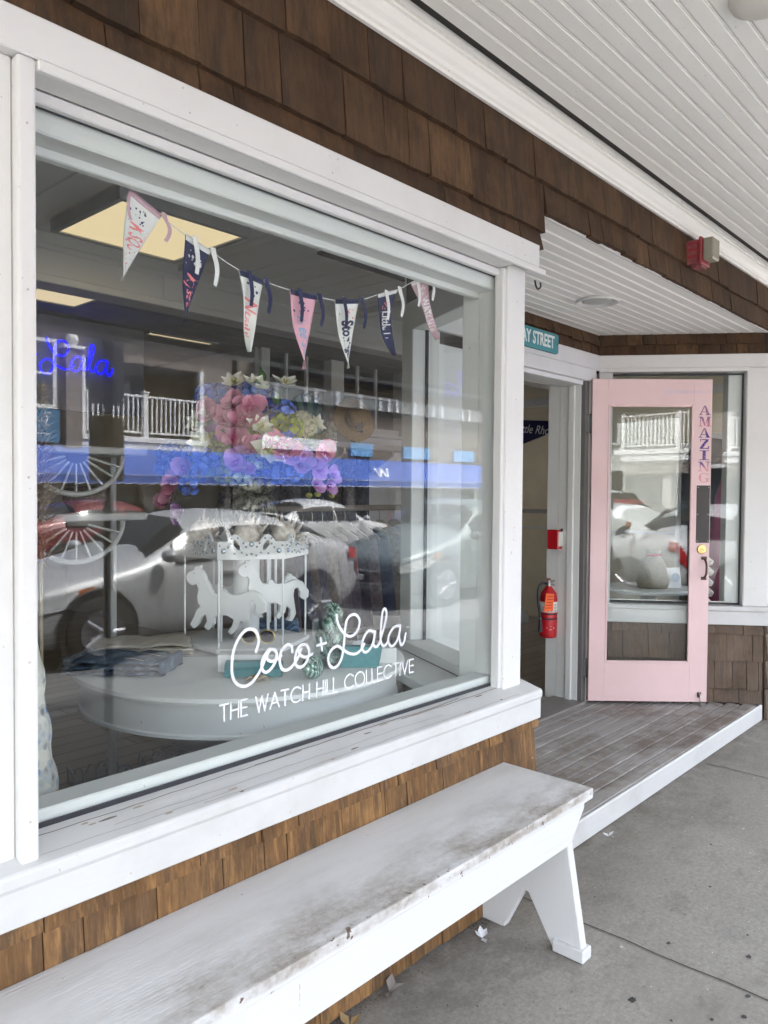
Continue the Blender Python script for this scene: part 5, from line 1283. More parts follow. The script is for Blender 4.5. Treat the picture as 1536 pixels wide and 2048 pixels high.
# ================================================================ clothes rail, shelf, hats
RK = thing('clothes_rail', (4.05, 4.1, .1), 0, 'wooden clothes rail with pale hangers under the hat shelf', 'clothes rail')
MB().tube([(3.25, 4.1, 1.30), (4.85, 4.1, 1.30)], .022, 10).build('rail', simple('rail_wood', (.36, .31, .26), .6), RK, smooth=True)
for x in (3.28, 4.82): MB().tube([(x, 4.1, .10), (x, 4.1, 1.32)], .018, 8).build('upright', simple('rail_wood', (.36, .31, .26), .6), RK, smooth=True)
rh = random.Random(9)
GCOL = [(.17, .14, .16), (.05, .06, .11), (.20, .17, .14), (.10, .10, .14), (.25, .21, .18), (.19, .16, .18), (.14, .12, .14), (.07, .06, .08)]
M_hang = simple('hanger_wood', (.43, .40, .33), .6)
def garment(i, x, col, length, yaw, width=.40):
    nm = ('plum grey', 'navy', 'taupe brown', 'slate blue', 'tan', 'mauve grey', 'dark plum', 'black')[i % 8]
    o = thing('hanging_garment', (x, 4.1, .25), yaw, '%s garment on a pale hanger, number %s along the rail from the left' % (nm, ('one', 'two', 'three', 'four', 'five', 'six', 'seven', 'eight', 'nine', 'ten', 'eleven', 'twelve')[i]), 'garment', 'garments on the clothes rail')
    hz = .93
    poly = [(-.20, .0), (-.19, .022), (-.05, .115), (-.02, .135), (.02, .135), (.05, .115), (.19, .022), (.20, .0), (.17, .0), (.0, .085), (-.17, .0)]
    MB().prism(poly, lambda a, b, t: (t, a, hz-.04+b-.07), -.008, .008).build('hanger', M_hang, o, .002, world=False)
    MB().tube(smooth_path([(0, 0, hz+.02), (0, 0, hz+.08), (0, .018, hz+.115), (0, .010, hz+.14), (0, -.012, hz+.135)], 4), .0025, 5).build('hanger_hook', M_steel, o, world=False)
    nx, nz = 28, 14; P = []
    for j in range(nz+1):
        t = j/nz; z = hz-.02-length*t
        for k in range(nx+1):
            a = 2*math.pi*k/nx; w = (width*.5)*(.78+.30*t**.8) if t > .04 else width*.36
            fold = 1+.10*t*math.sin(7*a+i)+.06*t*math.sin(13*a+2*i)
            sh = (1-t*6)*.06*abs(math.sin(a)) if t < .16 else 0
            P.append(((.045+.03*t)*math.cos(a)*fold, w*math.sin(a)*fold, z-sh))
    MB().add(P, [(j*(nx+1)+k, j*(nx+1)+k+1, (j+1)*(nx+1)+k+1, (j+1)*(nx+1)+k) for j in range(nz) for k in range(nx)]).build('fabric', pm('garment_fabric_%d' % i, col, .9, var=.35, scale=30, bump=.3, bscale=90), o, smooth=True, world=False)
xs = [3.36, 3.46, 3.55, 3.65, 3.74, 3.84, 3.95, 4.07, 4.19, 4.31, 4.45, 4.62]
for i, x in enumerate(xs):
    last = i == 11
    garment(i, x, (.27, .23, .26) if last else GCOL[i % 8], rh.uniform(.55, .80), R(62) if last else R(rh.uniform(14, 34)), .42)
# second, darker row of garments on the wall behind
for i in range(9):
    x = 3.55+i*.17; o = MB()
    nx = 16; P = []
    for j in range(9):
        for k in range(nx+1):
            a = 2*math.pi*k/nx; f = 1+.12*math.sin(5*a+i); P.append((x+.075*math.cos(a)*f, 4.80+.12*math.sin(a)*f, 1.78-.09*j))
    g = o.add(P, [(j*(nx+1)+k, j*(nx+1)+k+1, (j+1)*(nx+1)+k+1, (j+1)*(nx+1)+k) for j in range(8) for k in range(nx)]).build('folded_garment', pm('rear_fabric_%d' % i, rh.choice([(.06, .08, .14), (.12, .11, .12), (.17, .14, .12), (.05, .06, .09)]), .9, var=.6, scale=40), None, smooth=True)
    tag(g, '%s dark patterned garment from the left hanging behind the rail' % ('first', 'second', 'third', 'fourth', 'fifth', 'sixth', 'seventh', 'eighth', 'ninth')[i], 'garment', 'dark garments hanging on the rear wall')
SH = thing('hat_shelf', (4.3, 4.75, 1.80), 0, 'grey wooden wall shelf above the clothes rail', 'shelf')
MB().box(3.55, 5.3, 4.45, 4.98, 1.78, 1.825).build('board', simple('shelf_paint', (.42, .41, .39), .6), SH, .004)
for x in (3.8, 4.5, 5.1): MB().prism([(4.98, 1.779), (4.55, 1.779), (4.56, 1.74), (4.98, 1.50)], lambda a, b, t: (t, a, b), x, x+.03).build('bracket', simple('shelf_paint', (.42, .41, .39), .6), SH)
TS = thing('teal_shell_ornament', (4.12, 4.6, 1.826), 0, 'large teal scallop shell ornament standing on the hat shelf', 'ornament')
mb = MB(); n = 26; m = 8; P = []
for j in range(m+1):
    for i in range(n+1):
        a = R(-78+156*i/n); r = .06+.28*j/m*(1+.02*math.cos(i*math.pi)); P.append((r*math.sin(a)*.72, -.03*math.sin(math.pi*j/m)-.012*math.cos(i*math.pi)*j/m, .02+r*math.cos(a)*1.05))
def ts_mat():
    t = NT('teal_glaze'); v = t.coord(kind='obj'); x, y, z = t.sep(v); ang = t.math('ARCTAN2', x, t.math('ADD', z, .03))
    w = t.math('SINE', t.math('MULTIPLY', ang, 19)); t.set(t.ramp(t.math('ADD', t.math('MULTIPLY', w, .5), .5), [(.4, (.015, .10, .13)), (.62, (.10, .26, .22))]), .3); return t.m
me = mb.add(P, [(j*(n+1)+i, j*(n+1)+i+1, (j+1)*(n+1)+i+1, (j+1)*(n+1)+i) for j in range(m) for i in range(n)]).mesh('shell', smooth=True)
bm = bmesh.new(); bm.from_mesh(me); bmesh.ops.solidify(bm, geom=bm.faces[:], thickness=.012); bm.to_mesh(me); bm.free(); obj('shell_fan', me, ts_mat(), TS, False)
MB().box(-.08, .08, -.04, .05, .0, .03).build('foot', simple('teal_dark', (.02, .10, .12), .4), TS, .006, world=False)
def straw_hat(loc, tilt, rz, label, band):
    o = thing('straw_hat', loc, rz, label, 'hat'); m = Matrix.Rotation(tilt, 4, 'X')
    sm = simple('straw', (.36, .23, .09), .8, var=.25, scale=70, bump=.4, bscale=200)
    MB().lathe([(.19, -.01), (.175, .002), (.10, .0), (.092, .012), (.088, .07), (.078, .10), (.05, .112), (0, .114)], 30).xf(m).build('crown_and_brim', sm, o, smooth=.9, world=False)
    MB().lathe([(.094, .010), (.091, .048)], 30).xf(m).build('ribbon_band', band, o, smooth=True, world=False)
    MB().add([(.01, -.10, .03), (.05, -.11, .03), (.06, -.13, -.16), (.02, -.12, -.17)], [(0, 1, 2, 3)]).xf(m).add([(-.02, -.105, .03), (.02, -.11, .03), (.01, -.14, -.10), (-.03, -.13, -.11)], [(0, 1, 2, 3)]).build('ribbon_tail', band, o, world=False)
M_rib = simple('black_ribbon', (.012, .013, .02), .6)
straw_hat((4.62, 4.55, 2.02), R(70), R(-20), 'straw hat with black ribbon propped in front on the hat shelf', M_rib)
straw_hat((4.85, 4.78, 2.06), R(82), R(-10), 'plain straw hat leaning behind the beribboned one', simple('straw_band', (.30, .19, .08), .8))
box('hat_prop', simple('shelf_paint', (.42, .41, .39), .6), SH, 4.5, 4.95, 4.80, 4.84, 1.8255, 2.0)
JR = thing('shell_jar', (4.36, 4.56, 1.826), 0, 'small jar of shells on the hat shelf beside the teal ornament', 'jar')
MB().lathe([(.05, 0), (.055, .02), (.055, .11), (.05, .13), (.046, .13), (.046, .02), (0, .015)], 18).build('glass', M_vglass, JR, smooth=True, world=False)
for k in range(9): MB().sphere((rh.uniform(-.025, .025), rh.uniform(-.025, .025), .035+.014*k), .02, 7, 5).build('shell', M_shell, JR, smooth=True, world=False)

# ================================================================ left edge: fan brackets, plume, dress
FB = thing('wheel_shelf', (1.46, 3.05, .1), 0, 'white two-tier shelf stand with half wheel spoke brackets at left', 'shelf stand')
for zt in (1.60, 1.33):
    MB().box(1.12, 1.75, 2.95, 3.25, zt-.03, zt).build('shelf_board', M_white_in, FB, .005)
    MB().tube([(1.44+.20*math.cos(R(180+180*k/20)), 2.96, zt-.032+.16*math.sin(R(180+180*k/20))) for k in range(21)], .011, 6).build('half_rim', M_white_in, FB, smooth=True)
    for k in range(1, 10): 
        a = R(180+18*k); MB().tube([(1.44+.05*math.cos(a), 2.96, zt-.032+.04*math.sin(a)), (1.44+.195*math.cos(a), 2.96, zt-.032+.155*math.sin(a))], .005, 5).build('spoke', M_white_in, FB)
for x in (1.13, 1.74): MB().box(x-.015, x+.015, 3.22, 3.25, .10, 1.57).build('upright', M_white_in, FB, .003)
for k, (x, z, c) in enumerate(((1.25, 1.60, (.30, .24, .18)), (1.55, 1.33, (.22, .18, .16)), (1.30, 1.33, (.45, .40, .34)))):
    b = thing('basket', (x, 3.1, z+.001), 0, ('brown woven basket on the upper shelf tier', 'dark woven basket at the right of the lower tier', 'pale woven basket at the left of the lower tier')[k], 'basket')
    MB().lathe([(0, 0), (.06, 0), (.09, .05), (.095, .10), (.085, .10), (.08, .05), (.05, .01), (0, .01)], 18).build('bowl', simple('basket_%d' % k, c, .8, var=.4, scale=80, bump=.6, bscale=150), b, smooth=True, world=False)
    MB().tube([(.085*math.cos(2*math.pi*q/18), .085*math.sin(2*math.pi*q/18), .102) for q in range(19)], .008, 6).build('rim', simple('basket_%d' % k, c, .8), b, smooth=True, world=False)
PL = thing('pampas_plume', (.965, 2.20, .1), 0, 'feathery beige dried pampas plume at the left edge of the window', 'dried plant')
MB().tube([(0, 0, .0), (.0, 0, 1.15)], .006, 6).build('stem', simple('dry_stem', (.38, .30, .19), .8), PL, world=False)
mb = MB(); rg = random.Random(2)
for k in range(1500):
    z = rg.uniform(1.12, 1.62); t = (z-1.12)/.5; r = .052*math.sin(math.pi*min(1, .12+.88*t)**.8)+.008; a = rg.uniform(0, 6.28); l = rg.uniform(.02, .05)
    p = Vector((.6*r*math.cos(a)*rg.random(), .6*r*math.sin(a)*rg.random(), z)); d = Vector((math.cos(a), math.sin(a), rg.uniform(-.5, .9))).normalized(); w = d.cross(Vector((0, 0, 1))).normalized()*.0022
    mb.add([p-w, p+w, p+d*(r*.5+l)], [(0, 1, 2)])
tag(mb.build('plume', simple('pampas', (.50, .36, .25), .9, var=.3, scale=40), PL, world=False), kind='stuff')
MN = thing('floral_dress', (.725, 1.84, .1), 0, 'blue and cream floral dress on a stand at the lower left of the window', 'dress')
def floral():
    t = NT('floral_print'); v = t.coord(kind='obj'); vo = t.new('TexVoronoi'); vo.inputs['Scale'].default_value = 42; t.link(v, vo.inputs['Vector'])
    c = t.ramp(t.sep(vo.outputs['Color'])[0], [(.30, (.62, .60, .52)), (.42, (.10, .22, .42)), (.60, (.16, .16, .18)), (.74, (.45, .47, .45))]); c2 = t.ramp(vo.outputs['Distance'], [(.25, 0), (.5, .6)])
    t.set(t.mix(c2, c, (.66, .64, .56)), .85); return t.m
mb = MB(); nx, nz = 40, 34; P = []
for j in range(nz+1):
    t = j/nz; z = 1.32-1.02*t
    rad = (.07 if t < .12 else .05+.085*((t-.12)/.88)**1.15)+.012*abs(math.sin(t*26))*(t > .35)
    for k in range(nx+1):
        a = 2*math.pi*k/nx; f = 1+.05*t*math.sin(9*a+t*5)+.035*t*math.sin(17*a); P.append((rad*math.cos(a)*f, rad*.9*math.sin(a)*f, z))
mb.add(P, [(j*(nx+1)+k, j*(nx+1)+k+1, (j+1)*(nx+1)+k+1, (j+1)*(nx+1)+k) for j in range(nz) for k in range(nx)]).build('skirt_and_bodice', floral(), MN, smooth=True, world=False)
MB().tube([(0, 0, .0), (0, 0, 1.42)], .014, 8).lathe([(.15, 0), (.15, .012), (.02, .02)], 20).build('stand', M_steel, MN, world=False)

# ================================================================ under the table
BG = thing('white_basket_bag', (2.36, 3.40, .10), R(20), 'white handled bag on the floor beneath the display table', 'bag')
M_wbag = simple('white_leather', (.62, .64, .66), .5)
MB().lathe([(.0, 0), (.15, 0), (.19, .03), (.20, .08), (.19, .08), (.15, .02), (0, .015)], 26, (0, 0, 0), 1.0, .7).build('body', M_wbag, BG, smooth=True, world=False)
for y in (-.06, .06): MB().tube(smooth_path([(-.15, y, .06), (-.14, y, .22), (0, y*.6, .34), (.14, y, .22), (.15, y, .06)], 6), .008, 6).build('handle', M_wbag, BG, smooth=True, world=False)
def silver_mat(): return simple('silver_leather', (.34, .35, .37), .28, metal=.7)
for i, (x, y, rz) in enumerate(((2.02, 3.30, 20), (1.90, 3.22, -35), (1.78, 3.16, 70), (1.72, 3.36, 10))):
    s = thing('silver_sandal', (x, y, .10), R(rz), 'silver strappy sandal on the dark floor, %s' % ('nearest the white bag', 'lying across the middle of the pile', 'closest to the window at left', 'farthest left under the table edge')[i], 'sandal', 'silver sandals under the table')
    MB().prism([(-.13, -.03), (-.06, -.042), (.06, -.05), (.12, -.03), (.13, 0), (.12, .03), (.06, .045), (-.06, .036), (-.13, .03)], lambda a, b, t: (a, b, t), 0, .018).build('sole', silver_mat(), s, .004, world=False)
    for xx in (-.09, -.02, .04, .08): MB().tube(smooth_path([(xx, -.04, .015), (xx+.01, -.02, .055), (xx+.01, .02, .055), (xx, .04, .015)], 5), .006, 6).build('strap', silver_mat(), s, smooth=True, world=False)
    MB().tube(smooth_path([(-.12, -.025, .016), (-.14, 0, .09), (-.12, .025, .016)], 5), .006, 6).build('heel_strap', silver_mat(), s, smooth=True, world=False)

# ================================================================ right-hand room seen through the splay window and door
DT = thing('pedestal_table', (5.45, 2.35, .1), 0, 'round white pedestal table behind the splayed window', 'table')
MB().lathe([(.0, .62), (.30, .62), (.31, .635), (.30, .65), (0, .65)], 40).build('tabletop', M_tbl, DT, smooth=.6, world=False)
MB().lathe([(.16, 0), (.15, .03), (.06, .06), (.05, .30), (.09, .40), (.05, .50), (.06, .6195)], 24).build('pedestal', simple('dark_pedestal', (.08, .075, .07), .5), DT, smooth=.8, world=False)
BB = thing('burlap_bag', (5.40, 2.30, .751), 0, 'tan cloth bag standing on the pedestal table', 'bag')
MB().lathe([(0, 0), (.10, 0), (.115, .04), (.09, .16), (.05, .24), (.055, .27), (.0, .27)], 20).build('sack', simple('burlap', (.26, .22, .16), .9, var=.2, scale=90), BB, smooth=True, world=False)
MB().lathe([(.056, .225), (.056, .245)], 16).build('tie', simple('red_ribbon', (.40, .03, .05), .6), BB, smooth=True, world=False)
CD = thing('framed_card', (5.50, 2.18, .751), ha+R(15), 'small framed floral card leaning on the pedestal table', 'card')
MB().box(-.055, .055, -.004, .004, 0, .145).xf(Matrix.Rotation(R(-10), 4, 'X')).build('card', M_card, CD, world=False)
MB().lathe([(.026, 0), (.034, .001)], 16).xf(Matrix.Translation((0, -.012, .075)) @ Matrix.Rotation(R(80), 4, 'X')).build('printed_wreath', simple('wreath_print', (.40, .46, .58), .7, var=.5, scale=150), CD, world=False)
DF = thing('white_dress', (5.15, 2.72, .1), 0, 'long white dress on a stand behind the open pink door', 'dress')
mb = MB(); nx, nz = 32, 20; P = []
for j in range(nz+1):
    t = j/nz; rad = (.13-.05*math.sin(t*8) if t < .25 else .09+.17*(t-.25))
    for k in range(nx+1):
        a = 2*math.pi*k/nx; f = 1+.08*t*math.sin(8*a); P.append((rad*math.cos(a)*f, rad*.8*math.sin(a)*f, 1.45-1.3*t))
mb.add(P, [(j*(nx+1)+k, j*(nx+1)+k+1, (j+1)*(nx+1)+k+1, (j+1)*(nx+1)+k) for j in range(nz) for k in range(nx)]).build('gown', simple('white_cotton', (.66, .66, .65), .9), DF, smooth=True, world=False)
MB().tube([(0, 0, 0), (0, 0, 1.5)], .014, 8).lathe([(.15, 0), (.15, .012), (.02, .02)], 20).build('stand', M_steel, DF, world=False)
ARCH = thing('arched_mirror', (7.15, 2.5, .1), 0, 'tall arched white framed mirror on the far room wall', 'mirror')
ap = [(-.33, 0), (.33, 0)]+[(.33*math.cos(R(a)), 1.55+.33*math.sin(R(a))) for a in range(0, 181, 15)]
MB().prism(ap, lambda a, b, t: (t, a, b), -.02, .03).build('frame', M_white_in, ARCH, .004, world=False)
MB().prism([(p[0]*.84, .06+p[1]*.94) for p in ap], lambda a, b, t: (t, a, b), -.0245, -.0205).build('mirror_glass', simple('mirror', (.5, .52, .5), .05, metal=1), ARCH, world=False)
SC = thing('shell_column', (5.30, 1.90, .1), 0, 'stack of pale shells on a glass column inside the splayed window', 'ornament')
for k in range(5): MB().lathe([(0, 0), (.05, .01), (.06, .035), (.03, .065), (0, .075)], 12, (.01*(k % 2), 0, .56+.07*k)).build('shell', M_shell, SC, smooth=True, world=False)
MB().box(-.06, .06, -.06, .06, 0, .5595).build('plinth', simple('blue_grey_plinth', (.17, .19, .22), .6), SC, .004, world=False)
PF = thing('pink_display', (6.1, 1.95, .1), 0, 'bright pink display pedestal inside the next window at right edge', 'pedestal')
MB().lathe([(.2, 0), (.2, .9), (.16, 1.3), (.10, 1.5), (0, 1.52)], 20).build('form', simple('hot_pink', (.62, .15, .30), .7), PF, smooth=True, world=False)

# ================================================================ kerbside sign post
SPX, SPY = 2.30, -1.215
SP = thing('parking_sign_post', (SPX, SPY, 0), 0, 'perforated steel post with two grey parking sign backs at the kerb', 'sign post')
M_post = simple('galvanised_post', (.19, .185, .18), .55, metal=.4); M_sign = simple('sign_back', (.72, .73, .73), .5)
mb = MB(); mb.box(-.030, .030, -.030, -.027, .0, 2.55).box(-.030, -.027, -.027, .012, .0, 2.55).box(.027, .030, -.027, .012, .0, 2.55); 
MB().box(-.027, .027, -.022, .0, .0, 2.55).build('post', M_post, SP, .002, world=False)
hole = MB().lathe([(.0045, 0), (0, .0005)], 8).mesh('hole'); hole.materials.append(M_black)
for k in range(96): obj('hole', hole, None, SP, False, Matrix.Translation((0, .0012, .06+.0254*k)) @ Matrix.Rotation(R(-90), 4, 'X'))
for z0, z1 in ((1.475, 1.86), (1.93, 2.36)):
    hw, hh, cr = .111, (z1-z0)/2, .03
    prof = [(sx*(hw-cr)+cr*math.cos(a), (z0+z1)/2+sz*(hh-cr)+cr*math.sin(a)) for sx, sz, a0 in ((1, 1, 0), (-1, 1, 90), (-1, -1, 180), (1, -1, 270)) for a in [R(a0+k*22.5) for k in range(5)]]
    MB().prism(prof, lambda a, b, t: (a, t, b), -.028, -.0235).build('sign_plate', M_sign, SP, world=False)
    for zz in (z0+.05, z1-.05): MB().lathe([(.009, 0), (.006, .005), (0, .006)], 8).build('bolt', M_steel, SP, world=False, mw=Matrix.Translation((0, .0005, zz)) @ Matrix.Rotation(R(-90), 4, 'X'))

# ================================================================ cars
CARST = [(0.00, .28, .52, .60, .50, .46), (.015, .20, .60, .68, .70, .62), (.06, .17, .66, .76, .83, .72), (.15, .16, .74, .86, .885, .74), (.26, .16, .83, .95, .90, .74), (.31, .16, .90, 1.00, .90, .70),
         (.43, .16, .93, 1.38, .905, .60), (.55, .16, .95, 1.45, .905, .62), (.68, .16, .97, 1.43, .905, .61), (.80, .17, .99, 1.28, .895, .62), (.89, .20, 1.0, 1.09, .87, .70), (.965, .25, .94, 1.03, .82, .68), (.992, .32, .72, .90, .74, .60), (1.0, .42, .60, .72, .66, .5)]
def car_ring(st, L):
    f, zb, zl, zt, w, wt = st; x = f*L
    half = [(0, zb), (w*.80, zb), (w*.96, zb+.10), (w*1.0, zb+(zl-zb)*.55), (w*.985, zl), (wt+(w-wt)*.25, zl+(zt-zl)*.72), (wt*.86, zt), (0, zt+.02)]
    return [(x, y, z) for y, z in half] + [(x, -y, z) for y, z in reversed(half[1:-1])]
def car_body(L, hs=1.0):
    mb = MB(); n = 14
    st = [(f, zb, zl*(1+(hs-1)*.5), zl*(1+(hs-1)*.5)+(zt-zl)*hs, w, wt) for f, zb, zl, zt, w, wt in CARST]
    rings = [car_ring(s, L) for s in st]; P = [p for r in rings for p in r]; fs = []
    for i in range(len(rings)-1):
        for k in range(n): fs.append((i*n+k, i*n+(k+1) % n, (i+1)*n+(k+1) % n, (i+1)*n+k))
    fs += [tuple(range(n)), tuple((len(rings)-1)*n+k for k in range(n-1, -1, -1))]
    return mb.add(P, fs), rings
M_cglass = simple('car_glass', (.015, .018, .02), .12, spec=.25); M_tyre = simple('tyre', (.02, .02, .02), .8); M_rim = simple('alloy_rim', (.5, .5, .52), .25, metal=.9)
M_head = simple('headlight', (.55, .57, .58), .1, coat=1); M_amber = simple('amber_lens', (.45, .13, .02), .2); M_tail = simple('tail_light', (.45, .015, .02), .15, coat=.6); M_ctrim = simple('car_trim', (.025, .025, .027), .5)
tyre_me = MB().lathe([(.20, -.10), (.29, -.105), (.325, -.08), (.33, 0), (.325, .08), (.29, .105), (.20, .10)], 28).xf(Matrix.Rotation(R(90), 4, 'X')).mesh('tyre', smooth=.7); tyre_me.materials.append(M_tyre)
rm = MB().lathe([(.215, -.085), (.20, -.06), (.0, -.05)], 24)
for k in range(5):
    a = 2*math.pi*k/5; rm.tube([(.02*math.cos(a), .02*math.sin(a), -.09), (.20*math.cos(a), .20*math.sin(a), -.085)], [.03, .022], 6)
rim_me = rm.xf(Matrix.Translation((0, .03, 0)) @ Matrix.Rotation(R(90), 4, 'X')).mesh('rim', smooth=.6); rim_me.materials.append(M_rim)
def car(name, front, yc, L, col, label, cat='car', hs=1.0, rough=.42, metal=.2, flip=False, z=RZ, plate=True):
    rz = 0 if not flip else math.pi
    o = thing(name, (front, yc, z), rz, label, cat, 'cars along the street')
    mb, rings = car_body(L, hs); cm = pm('car_paint', col, rough, metal, .03, coat=.25)
    body = mb.build('body', cm, o, smooth=True, world=False)
    sm = body.modifiers.new('smooth', 'SUBSURF'); sm.levels = 1; sm.render_levels = 2
    def lerp(a, b, t): return Vector(a).lerp(Vector(b), t)
    def patch(nm, i0, i1, k, u0, u1, v0, v1, mat, off=.012, skew=0):
        """panel laid on the skin between stations i0 and i1, ring strip k, inset by u/v ranges"""
        P = []; N = 6
        for a in range(N+1):
            for b in range(N+1):
                u = u0+(u1-u0)*a/N; v = v0+(v1-v0)*b/N
                fi = i0+(i1-i0)*u; ii = min(int(fi), len(rings)-2); t = fi-ii
                p = lerp(lerp(rings[ii][k], rings[ii+1][k], t), lerp(rings[ii][(k+1) % 14], rings[ii+1][(k+1) % 14], t), v)
                c = Vector((p.x, 0, p.z*.6)); d = Vector((0, p.y, (p.z-.6)*.6)); d = d.normalized() if d.length > 1e-4 else Vector((0, 0, 1))
                P.append(p+d*off)
        return MB().add(P, [(a*(N+1)+b, a*(N+1)+b+1, (a+1)*(N+1)+b+1, (a+1)*(N+1)+b) for a in range(N) for b in range(N)]).build(nm, mat, o, smooth=True, world=False)
    for k in (4, 9):
        v = (.06, .90) if k == 4 else (.10, .94)
        patch('side_window', 5, 7, k, .30, .92, *v, M_cglass, .016); patch('side_window', 7, 9, k, .0, .95, *v, M_cglass, .016)
    for k in (5, 6, 7, 8): patch('windscreen', 5, 6, k, .06, .94, .02, .98, M_cglass, .014); patch('rear_window', 8.2, 10, k, .15, .92, .02, .98, M_cglass, .014)
    for sg in (1, -1):
        for f in (.195, .795):
            MB().lathe([(.40, -.012), (.385, .004), (0, .004)], 28).xf(Matrix.Translation((f*L, sg*.893, .34)) @ Matrix.Rotation(R(-90*sg), 4, 'X')).build('wheel_arch', M_ctrim, o, world=False)
            w = obj('wheel', tyre_me, None, o, False, Matrix.Translation((f*L, sg*.84, .33)) @ Matrix.Rotation(0 if sg > 0 else math.pi, 4, 'Z'))
            obj('rim', rim_me, None, w, False, Matrix.Translation((0, .0, 0)))
        MB().sphere((.345*L, sg*.99, 1.0), (.075, .10, .065), 12, 8).build('wing_mirror', cm, o, smooth=True, world=False)
        k = 3 if sg > 0 else 10
        lo, hi = ((.42, .98) if sg > 0 else (.02, .58))
        patch('headlight', 1, 3, k, .05, .95, lo, hi, M_head, .010)
        patch('side_marker', 3, 4, k, .0, .30, *((.55, .98) if sg > 0 else (.02, .45)), M_amber, .010)
        patch('tail_light', 11, 13, k, .05, .85, *((.25, 1.0) if sg > 0 else (0, .75)), M_tail, .012)
        patch('tail_light', 10.4, 11, k, .3, 1.0, *((.60, 1.0) if sg > 0 else (0, .40)), M_tail, .012)
        MB().tube([(.335*L, sg*.915, .9), (.34*L, sg*.925, .55), (.33*L, sg*.905, .26)], .004, 4).tube([(.57*L, sg*.918, .93), (.57*L, sg*.925, .55), (.575*L, sg*.908, .26)], .004, 4).build('door_seam', M_ctrim, o, world=False)
        MB().tube([(.50*L, sg*.925, .80), (.545*L, sg*.925, .81)], .014, 6).build('door_handle', cm, o, world=False)
    MB().box(-.022, .02, -.42, .42, .36, .52).build('grille', M_ctrim, o, .01, world=False)
    MB().tube([(-.03, -.42, .53), (-.045, 0, .54), (-.03, .42, .53)], .009, 6).tube([(-.03, -.42, .36), (-.045, 0, .35), (-.03, .42, .36)], .009, 6).build('grille_chrome', M_rim, o, world=False)
    if plate: MB().box(-.04, -.028, -.15, .15, .40, .48).build('licence_plate', simple('plate_white', (.62, .64, .64), .5), o, world=False)
    return o
car('silver_sedan', 2.62, -4.50, 4.45, (.42, .43, .44), 'silver grey sedan parked at the kerb opposite the window', hs=.98)
car('dark_hatchback', 7.85, -4.55, 4.3, (.12, .15, .155), 'dark grey green car parked behind the silver sedan', hs=1.08)
car('white_hatchback', -2.45, -4.5, 4.4, (.50, .51, .52), 'white hatchback parked at the kerb in front of the silver sedan', hs=1.04, metal=.1)
car('black_car', 12.9, -4.5, 4.5, (.03, .03, .035), 'black car parked at the far end of the kerb row')
car('red_car', 9.6, -10.7, 4.4, (.13, .012, .016), 'red car parked across the street below the blue awning', metal=.2, flip=True)
car('white_sedan', 15.0, -10.7, 4.5, (.50, .51, .52), 'white sedan parked across the street beyond the red car', metal=.1, flip=True)
car('blue_car', 20.5, -10.7, 4.4, (.07, .10, .20), 'dark blue car parked far along the opposite kerb', flip=True)
car('red_hatchback', -1.0, -10.7, 4.3, (.28, .018, .02), 'red hatchback parked across the street to the left', metal=.2, flip=True, hs=1.05)
car('grey_car', 4.3, -10.7, 4.4, (.25, .26, .27), 'mid grey car parked across the street between the red ones', flip=True)
car('white_van', -6.5, -10.7, 4.8, (.72, .72, .70), 'white tall car parked across the street at the far left', metal=.05, hs=1.3, flip=True)

# ================================================================ buildings across the street
def far_shingle(name, c1, c2):
    t = NT(name); v = t.coord(); x, y, z = t.sep(v); cb = t.new('CombineXYZ'); t.link(t.math('ADD', x, y), cb.inputs[0]); t.link(z, cb.inputs[1])
    br = t.new('TexBrick'); br.inputs['Scale'].default_value = 1; br.inputs['Brick Width'].default_value = .16; br.inputs['Row Height'].default_value = .15; br.inputs['Mortar Size'].default_value = .006
    br.inputs['Color1'].default_value = (*c1, 1); br.inputs['Color2'].default_value = (*c2, 1); br.inputs['Mortar'].default_value = (c1[0]*.4, c1[1]*.4, c1[2]*.4, 1); t.link(cb.outputs[0], br.inputs['Vector'])
    t.set(br.outputs['Color'], .85); t.bump(br.outputs['Fac'], .4, .01); return t.m
M_fs = far_shingle('grey_cedar', (.22, .19, .17), (.29, .25, .22)); M_fs2 = far_shingle('brown_cedar', (.16, .13, .10), (.21, .17, .135))
M_fw = simple('far_white_trim', (.78, .78, .77), .5); M_dark = simple('dark_recess', (.05, .05, .05), .8); M_fgl = simple('far_window_glass', (.03, .04, .05), .06, coat=.5)
M_awn = simple('blue_awning', (.045, .105, .40), .7, var=.06); M_pip = simple('awning_piping', (.70, .72, .75), .6)
FY = -13.95
GZ = RZ+.14
def opp(name, x0, x1, loc, label): return thing(name, (loc, FY-2, GZ), 0, label, 'building', 'buildings across the street')
def window(B, x0, x1, z0, z1, y=FY, grid=True):
    f = MB(); t = .09
    f.box(x0-t, x1+t, y, y+.05, z1, z1+t).box(x0-t, x1+t, y, y+.06, z0-t, z0).box(x0-t, x0, y, y+.049, z0, z1).box(x1, x1+t, y, y+.049, z0, z1)
    if grid: f.box(x0, x1, y, y+.04, (z0+z1)/2-.025, (z0+z1)/2+.025)
    w = f.build('window', M_fw, B); box('pane', M_fgl, w, x0, x1, y+.004, y+.012, z0, z1)
